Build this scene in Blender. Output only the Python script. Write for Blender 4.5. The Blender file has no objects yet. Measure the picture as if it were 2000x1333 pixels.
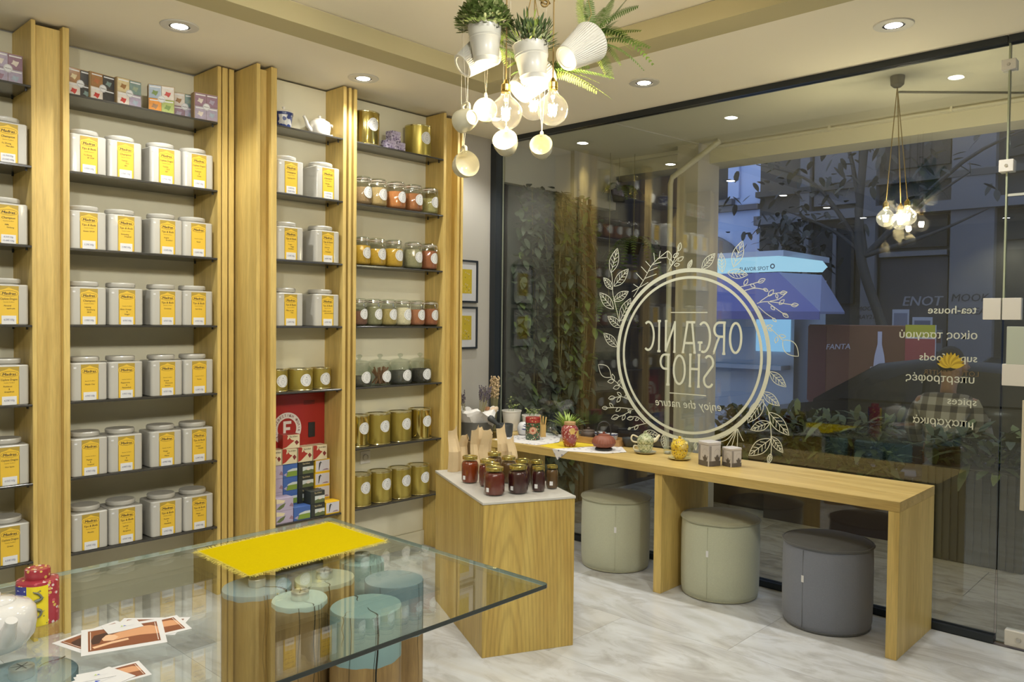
import bpy, bmesh, math, random
from mathutils import Vector as V, Matrix as M
random.seed(7)
PI = math.pi
SC = bpy.context.scene
COL = SC.collection

# ------------------------------------------------------------------ camera, world, exposure
def camera():
    yaw, pit, rol = math.radians(42.96068), math.radians(-1.46470), math.radians(0.61042)
    f = V((math.cos(yaw)*math.cos(pit), math.sin(yaw)*math.cos(pit), math.sin(pit)))
    r = V((math.sin(yaw), -math.cos(yaw), 0)); u = r.cross(f)
    r2 = math.cos(rol)*r + math.sin(rol)*u; u2 = -math.sin(rol)*r + math.cos(rol)*u
    cd = bpy.data.cameras.new('camera'); cd.sensor_width = 36; cd.lens = 1563.562*36/2000
    cd.clip_start = 0.05; cd.clip_end = 200
    o = bpy.data.objects.new('camera', cd); COL.objects.link(o)
    o.matrix_world = M(((r2.x, u2.x, -f.x, 0), (r2.y, u2.y, -f.y, 0), (r2.z, u2.z, -f.z, 1.55), (0, 0, 0, 1)))
    SC.camera = o
camera()
SC.view_settings.view_transform = 'Standard'; SC.view_settings.look = 'None'
SC.view_settings.gamma = 1; SC.view_settings.use_curve_mapping = False
SC.view_settings.exposure = 0.83
w = bpy.data.worlds.new('dusk'); SC.world = w; w.use_nodes = True
wn = w.node_tree.nodes; wn['Background'].inputs['Color'].default_value = (0.30, 0.36, 0.56, 1)
wn['Background'].inputs['Strength'].default_value = 1.35

DOWN_W = 26.0      # watts of one ceiling downlight
BULB_W = 3.3       # watts of one hanging globe bulb
WARM = (1.0, 0.84, 0.60)
BULBC = (1.0, 0.90, 0.66)
AIMED_FILL = [((0.75, 0.55), (1.75, 4.3, .5)), ((1.9, 0.35), (3.2, 4.2, .5)), ((-0.35, 0.75), (1.0, 4.3, .7))]     # unseen tilted spots added behind the viewpoint to fill the shelves
AIM_FILL_W = 60.0
def light(name, kind, loc, power, color, **k):
    l = bpy.data.lights.new(name, kind); l.energy = power; l.color = color
    for a, b in k.items(): setattr(l, a, b)
    o = bpy.data.objects.new(name, l); o.location = loc; COL.objects.link(o)
    return o
CZ = 2.94          # ceiling height
DOWNS = [(1.73, 3.80), (2.81, 3.81), (3.97, 3.88), (3.935, 2.64), (3.935, 1.27), (0.55, 3.80), (-0.65, 3.80), (-1.85, 3.80), (0.05, 1.0), (-1.6, 1.0), (2.0, 0.2), (3.935, -0.1), (1.7, -1.3), (0.05, -1.3), (-1.6, -1.3), (3.2, -1.5), (-2.95, 2.4), (-2.95, 0.0)]  # later entries, behind the viewpoint, are mostly added as unseen fill

# ------------------------------------------------------------------ mesh builder
class MB:
    def __init__(s, T=None): s.v = []; s.f = []; s.m = []; s.T = T
    def add(s, vs, fs, mi=0, T=None):
        n = len(s.v); X = s.T
        if T is not None: X = T if X is None else X @ T
        for p in vs:
            p = V(p); s.v.append(X @ p if X is not None else p)
        for f in fs: s.f.append([i+n for i in f]); s.m.append(mi)
        return s
    def box(s, x0, x1, y0, y1, z0, z1, mi=0, T=None):
        vs = [(x0,y0,z0),(x1,y0,z0),(x1,y1,z0),(x0,y1,z0),(x0,y0,z1),(x1,y0,z1),(x1,y1,z1),(x0,y1,z1)]
        return s.add(vs, [(3,2,1,0),(4,5,6,7),(0,1,5,4),(1,2,6,5),(2,3,7,6),(3,0,4,7)], mi, T)
    def loft(s, rings, mi=0, cap0=True, cap1=True, T=None, closed=True):
        n = len(rings[0]); vs = [p for r in rings for p in r]; fs = []
        for i in range(len(rings)-1):
            for j in range(n if closed else n-1):
                k = (j+1) % n; fs.append((i*n+j, i*n+k, (i+1)*n+k, (i+1)*n+j))
        if cap0: fs.append(tuple(range(n))[::-1])
        if cap1: fs.append(tuple((len(rings)-1)*n+j for j in range(n)))
        return s.add(vs, fs, mi, T)
    def rbox(s, cx, cy, z0, z1, w, d, r=.02, b=.004, seg=4, mi=0, T=None):
        def ring(i, z):
            W, D, R = w/2-i, d/2-i, max(r-i, .0005); o = []
            for sx, sy, a0 in ((1,1,0),(-1,1,PI/2),(-1,-1,PI),(1,-1,1.5*PI)):
                for k in range(seg+1):
                    a = a0+PI/2*k/seg; o.append((cx+sx*(W-R)+R*math.cos(a), cy+sy*(D-R)+R*math.sin(a), z))
            return o
        return s.loft([ring(b, z0), ring(0, z0+b), ring(0, z1-b), ring(b, z1)], mi, T=T)
    def lathe(s, prof, seg=24, mi=0, T=None, cap0=None, cap1=None, ex=1.0):
        rings = [[(r*math.cos(2*PI*k/seg), ex*r*math.sin(2*PI*k/seg), z) for k in range(seg)] for r, z in prof]
        return s.loft(rings, mi, prof[0][0] > 1e-5 if cap0 is None else cap0, prof[-1][0] > 1e-5 if cap1 is None else cap1, T)
    def tube(s, pts, r=.004, seg=6, mi=0, T=None, cap=True):
        pts = [V(p) for p in pts]; rings = []; up = V((0, 0, 1)); N = None
        for i, p in enumerate(pts):
            d = (pts[min(i+1, len(pts)-1)] - pts[max(i-1, 0)]); d = d.normalized() if d.length > 1e-9 else V((0,0,1))
            if N is None:
                N = d.cross(up if abs(d.z) < .9 else V((1,0,0))).normalized()
            else:
                N = (N - d*N.dot(d)); N = N.normalized() if N.length > 1e-6 else d.orthogonal().normalized()
            B = d.cross(N); R = r[i] if isinstance(r, (list, tuple)) else r
            rings.append([p + R*(math.cos(2*PI*k/seg)*N + math.sin(2*PI*k/seg)*B) for k in range(seg)])
        return s.loft(rings, mi, cap, cap, T)
    def ball(s, c, r, seg=12, mi=0, T=None, sc=(1,1,1)):
        n = max(4, seg//2); c = V(c)
        X = M.Translation(c) @ M.Diagonal((sc[0], sc[1], sc[2], 1))
        if T is not None: X = T @ X
        return s.lathe([(r*math.sin(PI*i/n) if 0 < i < n else 0.0, -r*math.cos(PI*i/n)) for i in range(n+1)], seg, mi, X)
    def quad(s, a, b, c, d, mi=0, T=None): return s.add([a,b,c,d], [(0,1,2,3)], mi, T)
    def prism(s, poly, h, mi=0, T=None):   # poly in xy, extruded up z by h
        n = len(poly)
        return s.loft([[(x, y, 0) for x, y in poly], [(x, y, h) for x, y in poly]], mi, T=T)
    def build(s, name, mats, parent=None, smooth=35):
        me = bpy.data.meshes.new(name); me.from_pydata([tuple(p) for p in s.v], [], s.f)
        for m in (mats if isinstance(mats, (list, tuple)) else [mats]): me.materials.append(m)
        me.polygons.foreach_set('material_index', s.m)
        if smooth:
            me.shade_smooth()
            if smooth < 180: me.set_sharp_from_angle(angle=math.radians(smooth))
        me.update()
        o = bpy.data.objects.new(name, me); COL.objects.link(o)
        if parent: o.parent = parent
        return o

def tag(o, label=None, cat=None, group=None, kind=None):
    if label: o['label'] = label
    if cat: o['category'] = cat
    if group: o['group'] = group
    if kind: o['kind'] = kind
    return o
def thing(name, label, cat, loc=(0,0,0), rz=0.0, group=None, rot=None):
    o = bpy.data.objects.new(name, None); COL.objects.link(o); o.location = loc
    o.rotation_euler = rot if rot else (0, 0, rz); o.empty_display_size = .05
    return tag(o, label, cat, group)
def kids(o): return list(o.children)
def dup(o, loc=None, rz=None, label=None, parent=None):
    c = o.copy(); COL.objects.link(c)
    if parent: c.parent = parent
    if loc is not None: c.location = loc
    if rz is not None: c.rotation_euler = (0, 0, rz)
    if label: c['label'] = label
    for k in kids(o): dup(k, parent=c)
    return c
def struct(mb, name, mats, parent=None, smooth=35):
    o = mb.build(name, mats, parent, smooth); o['kind'] = 'structure'; return o
def shared(o, name, parent, loc=(0,0,0), rot=(0,0,0)):   # a copy of a mesh object as a part of another thing
    c = o.copy(); COL.objects.link(c); c.name = name; c.parent = parent; c.location = loc; c.rotation_euler = rot
    return c
def Rz(a): return M.Rotation(a, 4, 'Z')
def Rx(a): return M.Rotation(a, 4, 'X')
def Ry(a): return M.Rotation(a, 4, 'Y')
def Tr(x, y=0, z=0): return M.Translation(V((x, y, z)))
def bez(pts, n=6):          # smooth polyline through points
    P = [V(p) for p in pts]; out = []
    for i in range(len(P)-1):
        a, b, c, d = P[max(i-1,0)], P[i], P[i+1], P[min(i+2,len(P)-1)]
        for k in range(n):
            t = k/n; out.append(.5*((2*b)+(c-a)*t+(2*a-5*b+4*c-d)*t*t+(3*b-a-3*c+d)*t**3))
    return out+[P[-1]]

# ------------------------------------------------------------------ text as mesh
_TX = {}
def tmesh(s, shear=0.0):
    k = (s, shear)
    if k not in _TX:
        c = bpy.data.curves.new('t', 'FONT'); c.body = s; c.size = 1; c.resolution_u = 2; c.shear = shear
        o = bpy.data.objects.new('t', c); COL.objects.link(o)
        me = bpy.data.meshes.new_from_object(o)
        vs = [(v.co.x, v.co.y) for v in me.vertices]; fs = [tuple(p.vertices) for p in me.polygons]
        bpy.data.objects.remove(o); bpy.data.meshes.remove(me); bpy.data.curves.remove(c)
        xs = [v[0] for v in vs] or [0]
        _TX[k] = (vs, fs, min(xs), max(xs))
    return _TX[k]
def text(mb, s, size, T, align='c', shear=0.0, bold=0.0, mi=0, width=None):
    """text in the local xy plane of T (x reading direction, y up)"""
    vs, fs, x0, x1 = tmesh(s, shear)
    sx = size if width is None else width      # width: letter scale along the line
    ox = {'c': (x0+x1)/2, 'l': x0, 'r': x1}[align]
    for k in ((0,) if not bold else (-1, 0, 1)):      # heavier strokes: three prints a hair apart
        mb.add([((x-ox)*sx+k*bold*.55*sx, y*size, (k+1)*.00004) for x, y in vs], fs, mi, T)
FRONT = M(((1,0,0,0),(0,0,-1,0),(0,1,0,0),(0,0,0,1)))   # xy plane -> upright plane facing -Y
def onfront(x, y, z): return Tr(x, y, z) @ FRONT

# ------------------------------------------------------------------ materials
def newmat(name):
    m = bpy.data.materials.new(name); m.use_nodes = True
    nt = m.node_tree; return m, nt, nt.nodes['Principled BSDF']
def N(nt, t, **k):
    n = nt.nodes.new(t)
    for a, b in k.items(): setattr(n, a, b)
    return n
def plain(name, c, rough=.5, metal=0.0, spec=.5, coat=0.0, emit=None, es=1.0, var=0.0, vscale=8, bump=0.0, bscale=200, alpha=None, sheen=0):
    m, nt, b = newmat(name)
    c4 = (*c, 1); b.inputs['Base Color'].default_value = c4; b.inputs['Roughness'].default_value = rough
    b.inputs['Metallic'].default_value = metal; b.inputs['Specular IOR Level'].default_value = spec
    b.inputs['Coat Weight'].default_value = coat; b.inputs['Coat Roughness'].default_value = .08
    b.inputs['Sheen Weight'].default_value = sheen
    if emit: b.inputs['Emission Color'].default_value = (*emit, 1); b.inputs['Emission Strength'].default_value = es
    tc = None
    if var or bump: tc = N(nt, 'ShaderNodeTexCoord')
    if var:
        no = N(nt, 'ShaderNodeTexNoise'); no.inputs['Scale'].default_value = vscale; no.inputs['Detail'].default_value = 4
        nt.links.new(tc.outputs['Object'], no.inputs['Vector'])
        mx = N(nt, 'ShaderNodeMix', data_type='RGBA'); nt.links.new(no.outputs['Fac'], mx.inputs[0])
        mx.inputs[6].default_value = (*[max(0, x*(1-var)) for x in c], 1); mx.inputs[7].default_value = (*[min(1, x*(1+var)) for x in c], 1)
        nt.links.new(mx.outputs[2], b.inputs['Base Color'])
    if bump:
        n2 = N(nt, 'ShaderNodeTexNoise'); n2.inputs['Scale'].default_value = bscale; n2.inputs['Detail'].default_value = 3
        nt.links.new(tc.outputs['Object'], n2.inputs['Vector'])
        bp = N(nt, 'ShaderNodeBump'); bp.inputs['Strength'].default_value = bump; bp.inputs['Distance'].default_value = .002
        nt.links.new(n2.outputs['Fac'], bp.inputs['Height']); nt.links.new(bp.outputs['Normal'], b.inputs['Normal'])
    return m
def ramp(nt, stops, src):
    r = N(nt, 'ShaderNodeValToRGB'); e = r.color_ramp.elements
    while len(e) < len(stops): e.new(.5)
    for x, (p, c) in zip(e, stops): x.position = p; x.color = (*c, 1)
    nt.links.new(src, r.inputs['Fac']); return r.outputs['Color']
def wood(name, dark, light, axis='Z', rough=.42, scale=9.0, rings=False, stretch=.07, rk=.42):
    m, nt, b = newmat(name); tc = N(nt, 'ShaderNodeTexCoord'); mp = N(nt, 'ShaderNodeMapping')
    sc = [scale]*3; sc['XYZ'.index(axis)] = scale*stretch
    mp.inputs['Scale'].default_value = sc; nt.links.new(tc.outputs['Object'], mp.inputs['Vector'])
    no = N(nt, 'ShaderNodeTexNoise'); no.inputs['Scale'].default_value = 1.6; no.inputs['Detail'].default_value = 6; no.inputs['Distortion'].default_value = .6
    nt.links.new(mp.outputs[0], no.inputs['Vector'])
    fi = N(nt, 'ShaderNodeTexNoise'); fi.inputs['Scale'].default_value = 14; fi.inputs['Detail'].default_value = 3
    nt.links.new(mp.outputs[0], fi.inputs['Vector'])
    mid = [(a+c)/2 for a, c in zip(dark, light)]
    col = ramp(nt, [(.3, dark), (.5, mid), (.68, light)], no.outputs['Fac'])
    if rings:
        m2 = N(nt, 'ShaderNodeMapping'); m2.inputs['Scale'].default_value = (7, 7, .75); m2.inputs['Location'].default_value = (-.9, .2, .3)
        nt.links.new(tc.outputs['Object'], m2.inputs['Vector'])
        wv = N(nt, 'ShaderNodeTexWave', wave_type='RINGS', rings_direction='SPHERICAL'); wv.inputs['Scale'].default_value = 2.6
        wv.inputs['Distortion'].default_value = 2.2; wv.inputs['Detail'].default_value = 3; wv.inputs['Detail Scale'].default_value = 1.2
        nt.links.new(m2.outputs[0], wv.inputs['Vector'])
        c2 = ramp(nt, [(.0, (.62,.62,.62)), (.35, (.95,.95,.95)), (1, (1.05,1.05,1.05))], wv.outputs['Fac'])
        mx = N(nt, 'ShaderNodeMix', data_type='RGBA', blend_type='MULTIPLY'); mx.inputs[0].default_value = rk
        nt.links.new(col, mx.inputs[6]); nt.links.new(c2, mx.inputs[7]); col = mx.outputs[2]
    c3 = ramp(nt, [(.3, (.86,.86,.86)), (.7, (1.06,1.06,1.06))], fi.outputs['Fac'])
    mx = N(nt, 'ShaderNodeMix', data_type='RGBA', blend_type='MULTIPLY'); mx.inputs[0].default_value = 1
    nt.links.new(col, mx.inputs[6]); nt.links.new(c3, mx.inputs[7]); nt.links.new(mx.outputs[2], b.inputs['Base Color'])
    b.inputs['Roughness'].default_value = rough
    return m
def glassy(name, tint=(1,1,1), refl=1.0, rough=0.0, ior=1.5, bloom=0.0):
    """thin clear sheet: fresnel mix of see-through and mirror"""
    m = bpy.data.materials.new(name); m.use_nodes = True; nt = m.node_tree; nt.nodes.clear()
    out = N(nt, 'ShaderNodeOutputMaterial'); tr = N(nt, 'ShaderNodeBsdfTransparent'); gl = N(nt, 'ShaderNodeBsdfGlossy')
    tr.inputs['Color'].default_value = (*tint, 1); gl.inputs['Roughness'].default_value = rough; gl.inputs['Color'].default_value = (refl, refl, refl, 1)
    fr = N(nt, 'ShaderNodeFresnel'); ge = N(nt, 'ShaderNodeNewGeometry')
    i2 = N(nt, 'ShaderNodeMix', data_type='FLOAT'); i2.inputs[2].default_value = ior; i2.inputs[3].default_value = 1/ior   # same fresnel from both sides
    nt.links.new(ge.outputs['Backfacing'], i2.inputs[0]); nt.links.new(i2.outputs[0], fr.inputs['IOR'])
    mx = N(nt, 'ShaderNodeMixShader'); nt.links.new(fr.outputs[0], mx.inputs[0]); nt.links.new(tr.outputs[0], mx.inputs[1]); nt.links.new(gl.outputs[0], mx.inputs[2])
    last = mx.outputs[0]
    if bloom:      # translucent mix added so the clear bulb glows like lens bloom
        tl = N(nt, 'ShaderNodeBsdfTranslucent'); m3 = N(nt, 'ShaderNodeMixShader'); m3.inputs[0].default_value = bloom
        nt.links.new(last, m3.inputs[1]); nt.links.new(tl.outputs[0], m3.inputs[2]); last = m3.outputs[0]
    nt.links.new(last, out.inputs[0])
    return m
def emis(name, c, s):
    m = bpy.data.materials.new(name); m.use_nodes = True; nt = m.node_tree; nt.nodes.clear()
    out = N(nt, 'ShaderNodeOutputMaterial'); e = N(nt, 'ShaderNodeEmission'); e.inputs[0].default_value = (*c, 1); e.inputs[1].default_value = s
    nt.links.new(e.outputs[0], out.inputs[0]); return m
def floral(name, base, spots, scale=40, rough=.25, amount=.34, coat=.5):
    """glazed ground with scattered blossoms from voronoi cells"""
    m, nt, b = newmat(name); tc = N(nt, 'ShaderNodeTexCoord'); vo = N(nt, 'ShaderNodeTexVoronoi'); vo.inputs['Scale'].default_value = scale
    nt.links.new(tc.outputs['Object'], vo.inputs['Vector'])
    lt = N(nt, 'ShaderNodeMath', operation='LESS_THAN'); lt.inputs[1].default_value = amount; nt.links.new(vo.outputs['Distance'], lt.inputs[0])
    sp = N(nt, 'ShaderNodeSeparateColor'); nt.links.new(vo.outputs['Color'], sp.inputs[0])
    k = len(spots); r = N(nt, 'ShaderNodeValToRGB'); r.color_ramp.interpolation = 'CONSTANT'; e = r.color_ramp.elements
    while len(e) < k: e.new(.5)
    for i, c in enumerate(spots): e[i].position = i/k; e[i].color = (*c, 1)
    nt.links.new(sp.outputs[0], r.inputs[0])
    mx = N(nt, 'ShaderNodeMix', data_type='RGBA'); mx.inputs[6].default_value = (*base, 1)
    nt.links.new(lt.outputs[0], mx.inputs[0]); nt.links.new(r.outputs[0], mx.inputs[7]); nt.links.new(mx.outputs[2], b.inputs['Base Color'])
    b.inputs['Roughness'].default_value = rough; b.inputs['Coat Weight'].default_value = coat
    return m

OAK = wood('oak', (.54,.375,.108), (.70,.52,.175), 'Z')
OAK_B = wood('oak_bench', (.47,.32,.095), (.62,.46,.17), 'Y', .38)
OAK_X = wood('oak_flame', (.44,.285,.065), (.57,.41,.11), 'Z', .4, rings=True)
DARKGAP = plain('shadow_groove', (.10,.06,.025), .8)
CREAM = plain('cream_board', (.70,.66,.49), .75, var=.03)
WALLW = plain('wall_white', (.39,.37,.325), .8, bump=.1)
CEILM = plain('ceiling_paint', (.84,.78,.64), .85)
SMOKE = plain('smoked_shelf', (.045,.042,.036), .18, spec=.6)
BLACKF = plain('dark_frame', (.028,.034,.040), .32, metal=.3)
WHITE = plain('white_plastic', (.75,.72,.66), .35)
STEEL = plain('brushed_steel', (.62,.60,.56), .3, metal=1)
CHROME = plain('chrome', (.75,.75,.75), .12, metal=1)
BLACK = plain('black', (.02,.02,.02), .45)
INK = plain('ink', (.05,.04,.025), .6)
PAPER = plain('paper', (.70,.70,.70), .6)
CERAM = plain('white_glaze', (.80,.77,.70), .12, coat=.6)

# ------------------------------------------------------------------ marble and stone
def marble(name, base, veins, warm, rough=.22, scale=1.0, k=1.0):
    m, nt, b = newmat(name); ge = N(nt, 'ShaderNodeNewGeometry'); oi = N(nt, 'ShaderNodeObjectInfo')
    mu = N(nt, 'ShaderNodeMath', operation='MULTIPLY'); mu.inputs[1].default_value = 40; nt.links.new(oi.outputs['Random'], mu.inputs[0])
    cb = N(nt, 'ShaderNodeCombineXYZ'); nt.links.new(mu.outputs[0], cb.inputs[0]); nt.links.new(mu.outputs[0], cb.inputs[2])
    ad = N(nt, 'ShaderNodeVectorMath', operation='ADD'); nt.links.new(ge.outputs['Position'], ad.inputs[0]); nt.links.new(cb.outputs[0], ad.inputs[1])
    mp = N(nt, 'ShaderNodeMapping'); mp.inputs['Scale'].default_value = (2.2*scale, .9*scale, 1); mp.inputs['Rotation'].default_value = (0, 0, .5); nt.links.new(ad.outputs[0], mp.inputs['Vector'])
    n1 = N(nt, 'ShaderNodeTexNoise'); n1.inputs['Scale'].default_value = 2.2; n1.inputs['Detail'].default_value = 9; n1.inputs['Roughness'].default_value = .62; n1.inputs['Distortion'].default_value = 1.3
    nt.links.new(mp.outputs[0], n1.inputs['Vector'])
    n2 = N(nt, 'ShaderNodeTexNoise'); n2.inputs['Scale'].default_value = .9; n2.inputs['Detail'].default_value = 5; n2.inputs['Distortion'].default_value = 2.0; nt.links.new(mp.outputs[0], n2.inputs['Vector'])
    c1 = ramp(nt, [(.30, veins), (.44, warm), (.52, base), (.75, [min(1, x*1.08) for x in base])], n1.outputs['Fac'])
    c2 = ramp(nt, [(.35, (.86,.84,.80)), (.5, (1,1,1)), (.62, (.93,.90,.85))], n2.outputs['Fac'])
    mx = N(nt, 'ShaderNodeMix', data_type='RGBA', blend_type='MULTIPLY'); mx.inputs[0].default_value = k
    nt.links.new(c1, mx.inputs[6]); nt.links.new(c2, mx.inputs[7]); nt.links.new(mx.outputs[2], b.inputs['Base Color'])
    b.inputs['Roughness'].default_value = rough; return m
MARBLE = marble('marble_tile', (.60,.62,.64), (.42,.42,.415), (.52,.525,.53))
OUTTILE = marble('terrace_stone', (.38,.34,.28), (.20,.17,.13), (.29,.25,.20), .35, 2.0)

# ------------------------------------------------------------------ room shell
CW = plain('trim_paint', (.48,.425,.245), .8)
fl = struct(MB().box(-3.4, 4.43, -3.2, 4.6, -.06, -.012).box(-3.4, -.16, -3.2, 4.6, -.012, 0).box(-.16, 4.43, -3.2, .58, -.012, 0), 'floor', MARBLE)
tile = None
for i in range(8):
    for j in range(-1, 4):
        x0 = -.15+i*.6; y0 = .60+j*1.2+(.6 if i % 2 else 0)
        x1 = min(x0+.5985, 4.425); ya, yb = max(y0, .585), min(y0+1.1985, 4.5)
        if x1-x0 < .05 or yb-ya < .05: continue
        MB().box(x0, x1, ya, yb, -.012, 0).build('tile', MARBLE, fl, 0)
c = MB()
c.box(-3.4, 4.5, 3.343, 4.6, CZ, 3.2).box(3.35, 4.5, -3.2, 3.343, CZ, 3.2).box(-3.4, -2.6, -3.2, 3.343, CZ, 3.2).box(-2.6, 3.35, -3.2, -2.4, CZ, 3.2)
c.box(-2.7, 3.45, -2.5, 3.45, 3.035, 3.2)
struct(c, 'ceiling', CEILM)
t = MB().box(-2.6, 3.52, 3.343, 3.50, CZ-.004, CZ+.002).box(3.35, 3.52, -2.4, 3.343, CZ-.004, CZ+.002)
t.box(-2.6, 3.35, 3.335, 3.343, CZ-.004, 3.03).box(3.342, 3.35, -2.4, 3.335, CZ-.004, 3.03)
struct(t, 'trim_1', CW)
struct(MB().box(-3.4, 2.2, 4.51, 4.6, 0, CZ).box(2.2, 4.6, 4.345, 4.6, 0, CZ), 'wall_back', WALLW)
struct(MB().box(-3.5, -3.4, -3.3, 4.6, 0, 3.1), 'wall_left', CREAM)
struct(MB().box(-3.4, 4.5, -3.3, -3.2, 0, 3.1), 'wall_front', CREAM)
struct(MB().box(4.43, 4.53, -3.2, -.12, 0, CZ), 'wall_right', WALLW)
struct(MB().box(1.4, 2.13, 4.495, 4.51, 0, .10).box(.33, 1.2, 4.495, 4.51, 0, .1), 'baseboard_back', CREAM)

# ------------------------------------------------------------------ window wall and glass door
WGLASS = glassy('window_glass', (.86,.89,.87), 1.0, 0, 1.72)
GEDGE = plain('glass_edge', (.10,.14,.11), .15)
def pane(name, x0, x1, y0, y1, z0, z1, parent, mats=(WGLASS, GEDGE), axis=0):
    mb = MB(); mb.box(x0, x1, y0, y1, z0, z1)
    sides = {0: (0, 1, 2, 4), 2: (2, 3, 4, 5)}[axis]   # edge faces of the sheet
    for k in sides: mb.m[k] = 1
    return mb.build(name, list(mats), parent, 0)
win = thing('window_1', None, None, (0,0,0)); win['kind'] = 'structure'
f = MB().box(4.43, 4.49, .91, 4.335, 2.905, 2.95); f.build('top_rail', BLACKF, win)
MB().box(4.43, 4.49, .905, 4.335, 0, .036).build('bottom_rail', BLACKF, win)
MB().box(4.405, 4.478, 4.285, 4.345, .036, 2.905).build('corner_post', BLACKF, win)
MB().box(4.478, 4.50, 4.292, 4.345, .036, 2.95).build('seal_strip', plain('seal', (.55,.52,.38), .6), win)
pane('glass_pane', 4.455, 4.465, .908, 4.30, .036, 2.905, win)
MB().box(4.448, 4.472, .899, .9065, 1.65, 2.905).build('joint_strip', plain('joint', (.40,.44,.30), .35), win)
# ------------------------------------------------------------------ lettering and wreath stuck on the glass
DEC = plain('white_vinyl', (.60,.62,.51), .6)
DX = 4.4535
GL = M(((0,0,1,DX),(1,0,0,0),(0,1,0,0),(0,0,0,1)))      # local x -> +Y (reads from the street), y -> up
def gl(y, z): return Tr(0, y, z) @ GL
RIB = [0]
def ribbon(mb, pts, w, closed=False):    # flat strip along a 2-D line; pts are (right seen from inside, up) about the ring centre
    P = [V((-x, y, 0)) for x, y in pts]; n = len(P); L = []; R = []
    for i, p in enumerate(P):
        a = P[(i-1) % n] if closed or i else p; b = P[(i+1) % n] if closed or i < n-1 else p
        d = (b-a); d = d.normalized() if d.length > 1e-9 else V((1,0,0)); q = V((-d.y, d.x, 0))*w/2
        L.append(p+q); R.append(p-q)
    k = n if closed else n-1
    mb.add(L+R, [(i, (i+1) % n, n+(i+1) % n, n+i) for i in range(k)], 0, Tr(-.00002*(RIB[0] % 45)) @ gl(2.627, 1.343)); RIB[0] += 1
def curve2(pts, n=5): return [(p.x, p.y) for p in bez([(x, y, 0) for x, y in pts], n)]
wreath = None
mb = MB()
for r, w_ in ((.537, .025), (.491, .017)):
    ribbon(mb, [(r*math.cos(2*PI*k/96), r*math.sin(2*PI*k/96)) for k in range(96)], w_, True)
wreath = mb.build('wreath_decal', DEC, win, 0)
LEAF = [(-0.606,0.54,-0.555,0.704),(-0.581,0.447,-0.463,0.56),(-0.589,0.427,-0.668,0.508),(-0.58,0.293,-0.699,0.405),(-0.58,0.349,-0.46,0.41),(-0.526,0.212,-0.442,0.364),(-0.516,0.169,-0.629,0.243),(-0.544,0.037,-0.661,0.127),(-0.012,0.546,0.017,0.601),(0.086,0.54,0.176,0.633),(0.228,0.516,0.217,0.635),(0.3,0.544,0.357,0.699),(0.262,0.512,0.395,0.494),(0.542,-0.076,0.644,-0.159),(0.501,-0.198,0.607,-0.271),(0.508,-0.241,0.412,-0.388),(0.541,-0.314,0.667,-0.437),(0.551,-0.373,0.43,-0.429),(0.558,-0.47,0.422,-0.584),(0.558,-0.454,0.633,-0.542),(0.561,-0.556,0.544,-0.618),(-0.324,-0.523,-0.2,-0.534),(-0.175,-0.52,-0.16,-0.614),(0.061,-0.547,0.066,-0.595)]
STEM = [[(-0.521,0.181),(-0.585,0.387),(-0.595,0.5),(-0.603,0.544)],[(0.497,-0.247),(0.541,-0.314),(0.561,-0.459),(0.561,-0.561)],[(-0.42,0.372),(-0.334,0.493),(-0.272,0.587),(-0.162,0.665)],[(-0.157,0.535),(-0.113,0.604),(-0.074,0.696)],[(-0.126,0.575),(-0.08,0.62)],[(0.349,0.424),(0.413,0.437),(0.494,0.459)],[(0.375,0.401),(0.443,0.414),(0.512,0.402)],[(0.456,0.324),(0.525,0.334),(0.703,0.31)],[(0.474,0.334),(0.547,0.377),(0.625,0.386)],[(0.536,0.336),(0.592,0.349),(0.641,0.389)],[(0.525,0.329),(0.594,0.28),(0.639,0.253)],[(0.463,0.307),(0.515,0.264),(0.567,0.232)],[(0.519,0.199),(0.574,0.151),(0.619,0.109)],[(-0.599,-0.173),(-0.552,-0.201),(-0.491,-0.247)],[(-0.452,-0.313),(-0.512,-0.299),(-0.604,-0.324)],[(-0.406,-0.377),(-0.511,-0.374),(-0.649,-0.387)],[(-0.421,-0.385),(-0.488,-0.422),(-0.571,-0.454)],[(-0.318,-0.461),(-0.376,-0.424),(-0.45,-0.437)],[(-0.303,-0.46),(-0.361,-0.478),(-0.441,-0.51)],[(0.341,-0.432),(0.257,-0.491),(0.17,-0.524)],[(0.341,-0.432),(0.282,-0.5),(0.226,-0.526)],[(0.343,-0.432),(0.306,-0.497),(0.276,-0.546)],[(0.343,-0.432),(0.324,-0.495),(0.31,-0.544)],[(0.346,-0.431),(0.348,-0.493),(0.346,-0.543)],[(0.348,-0.431),(0.366,-0.468),(0.386,-0.502)],[(-0.377,0.433),(-0.421,0.458)],[(-0.377,0.433),(-0.432,0.409)],[(-0.346,0.481),(-0.4,0.531)],[(-0.334,0.493),(-0.243,0.52)],[(-0.314,0.528),(-0.362,0.572)],[(-0.307,0.54),(-0.236,0.562)],[(-0.29,0.57),(-0.329,0.607)],[(-0.279,0.581),(-0.209,0.596)],[(-0.258,0.604),(-0.266,0.659)],[(-0.377,0.433),(-0.305,0.468)],[(-0.237,0.621),(-0.168,0.624)],[(-0.224,0.63),(-0.217,0.668)]]
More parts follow.
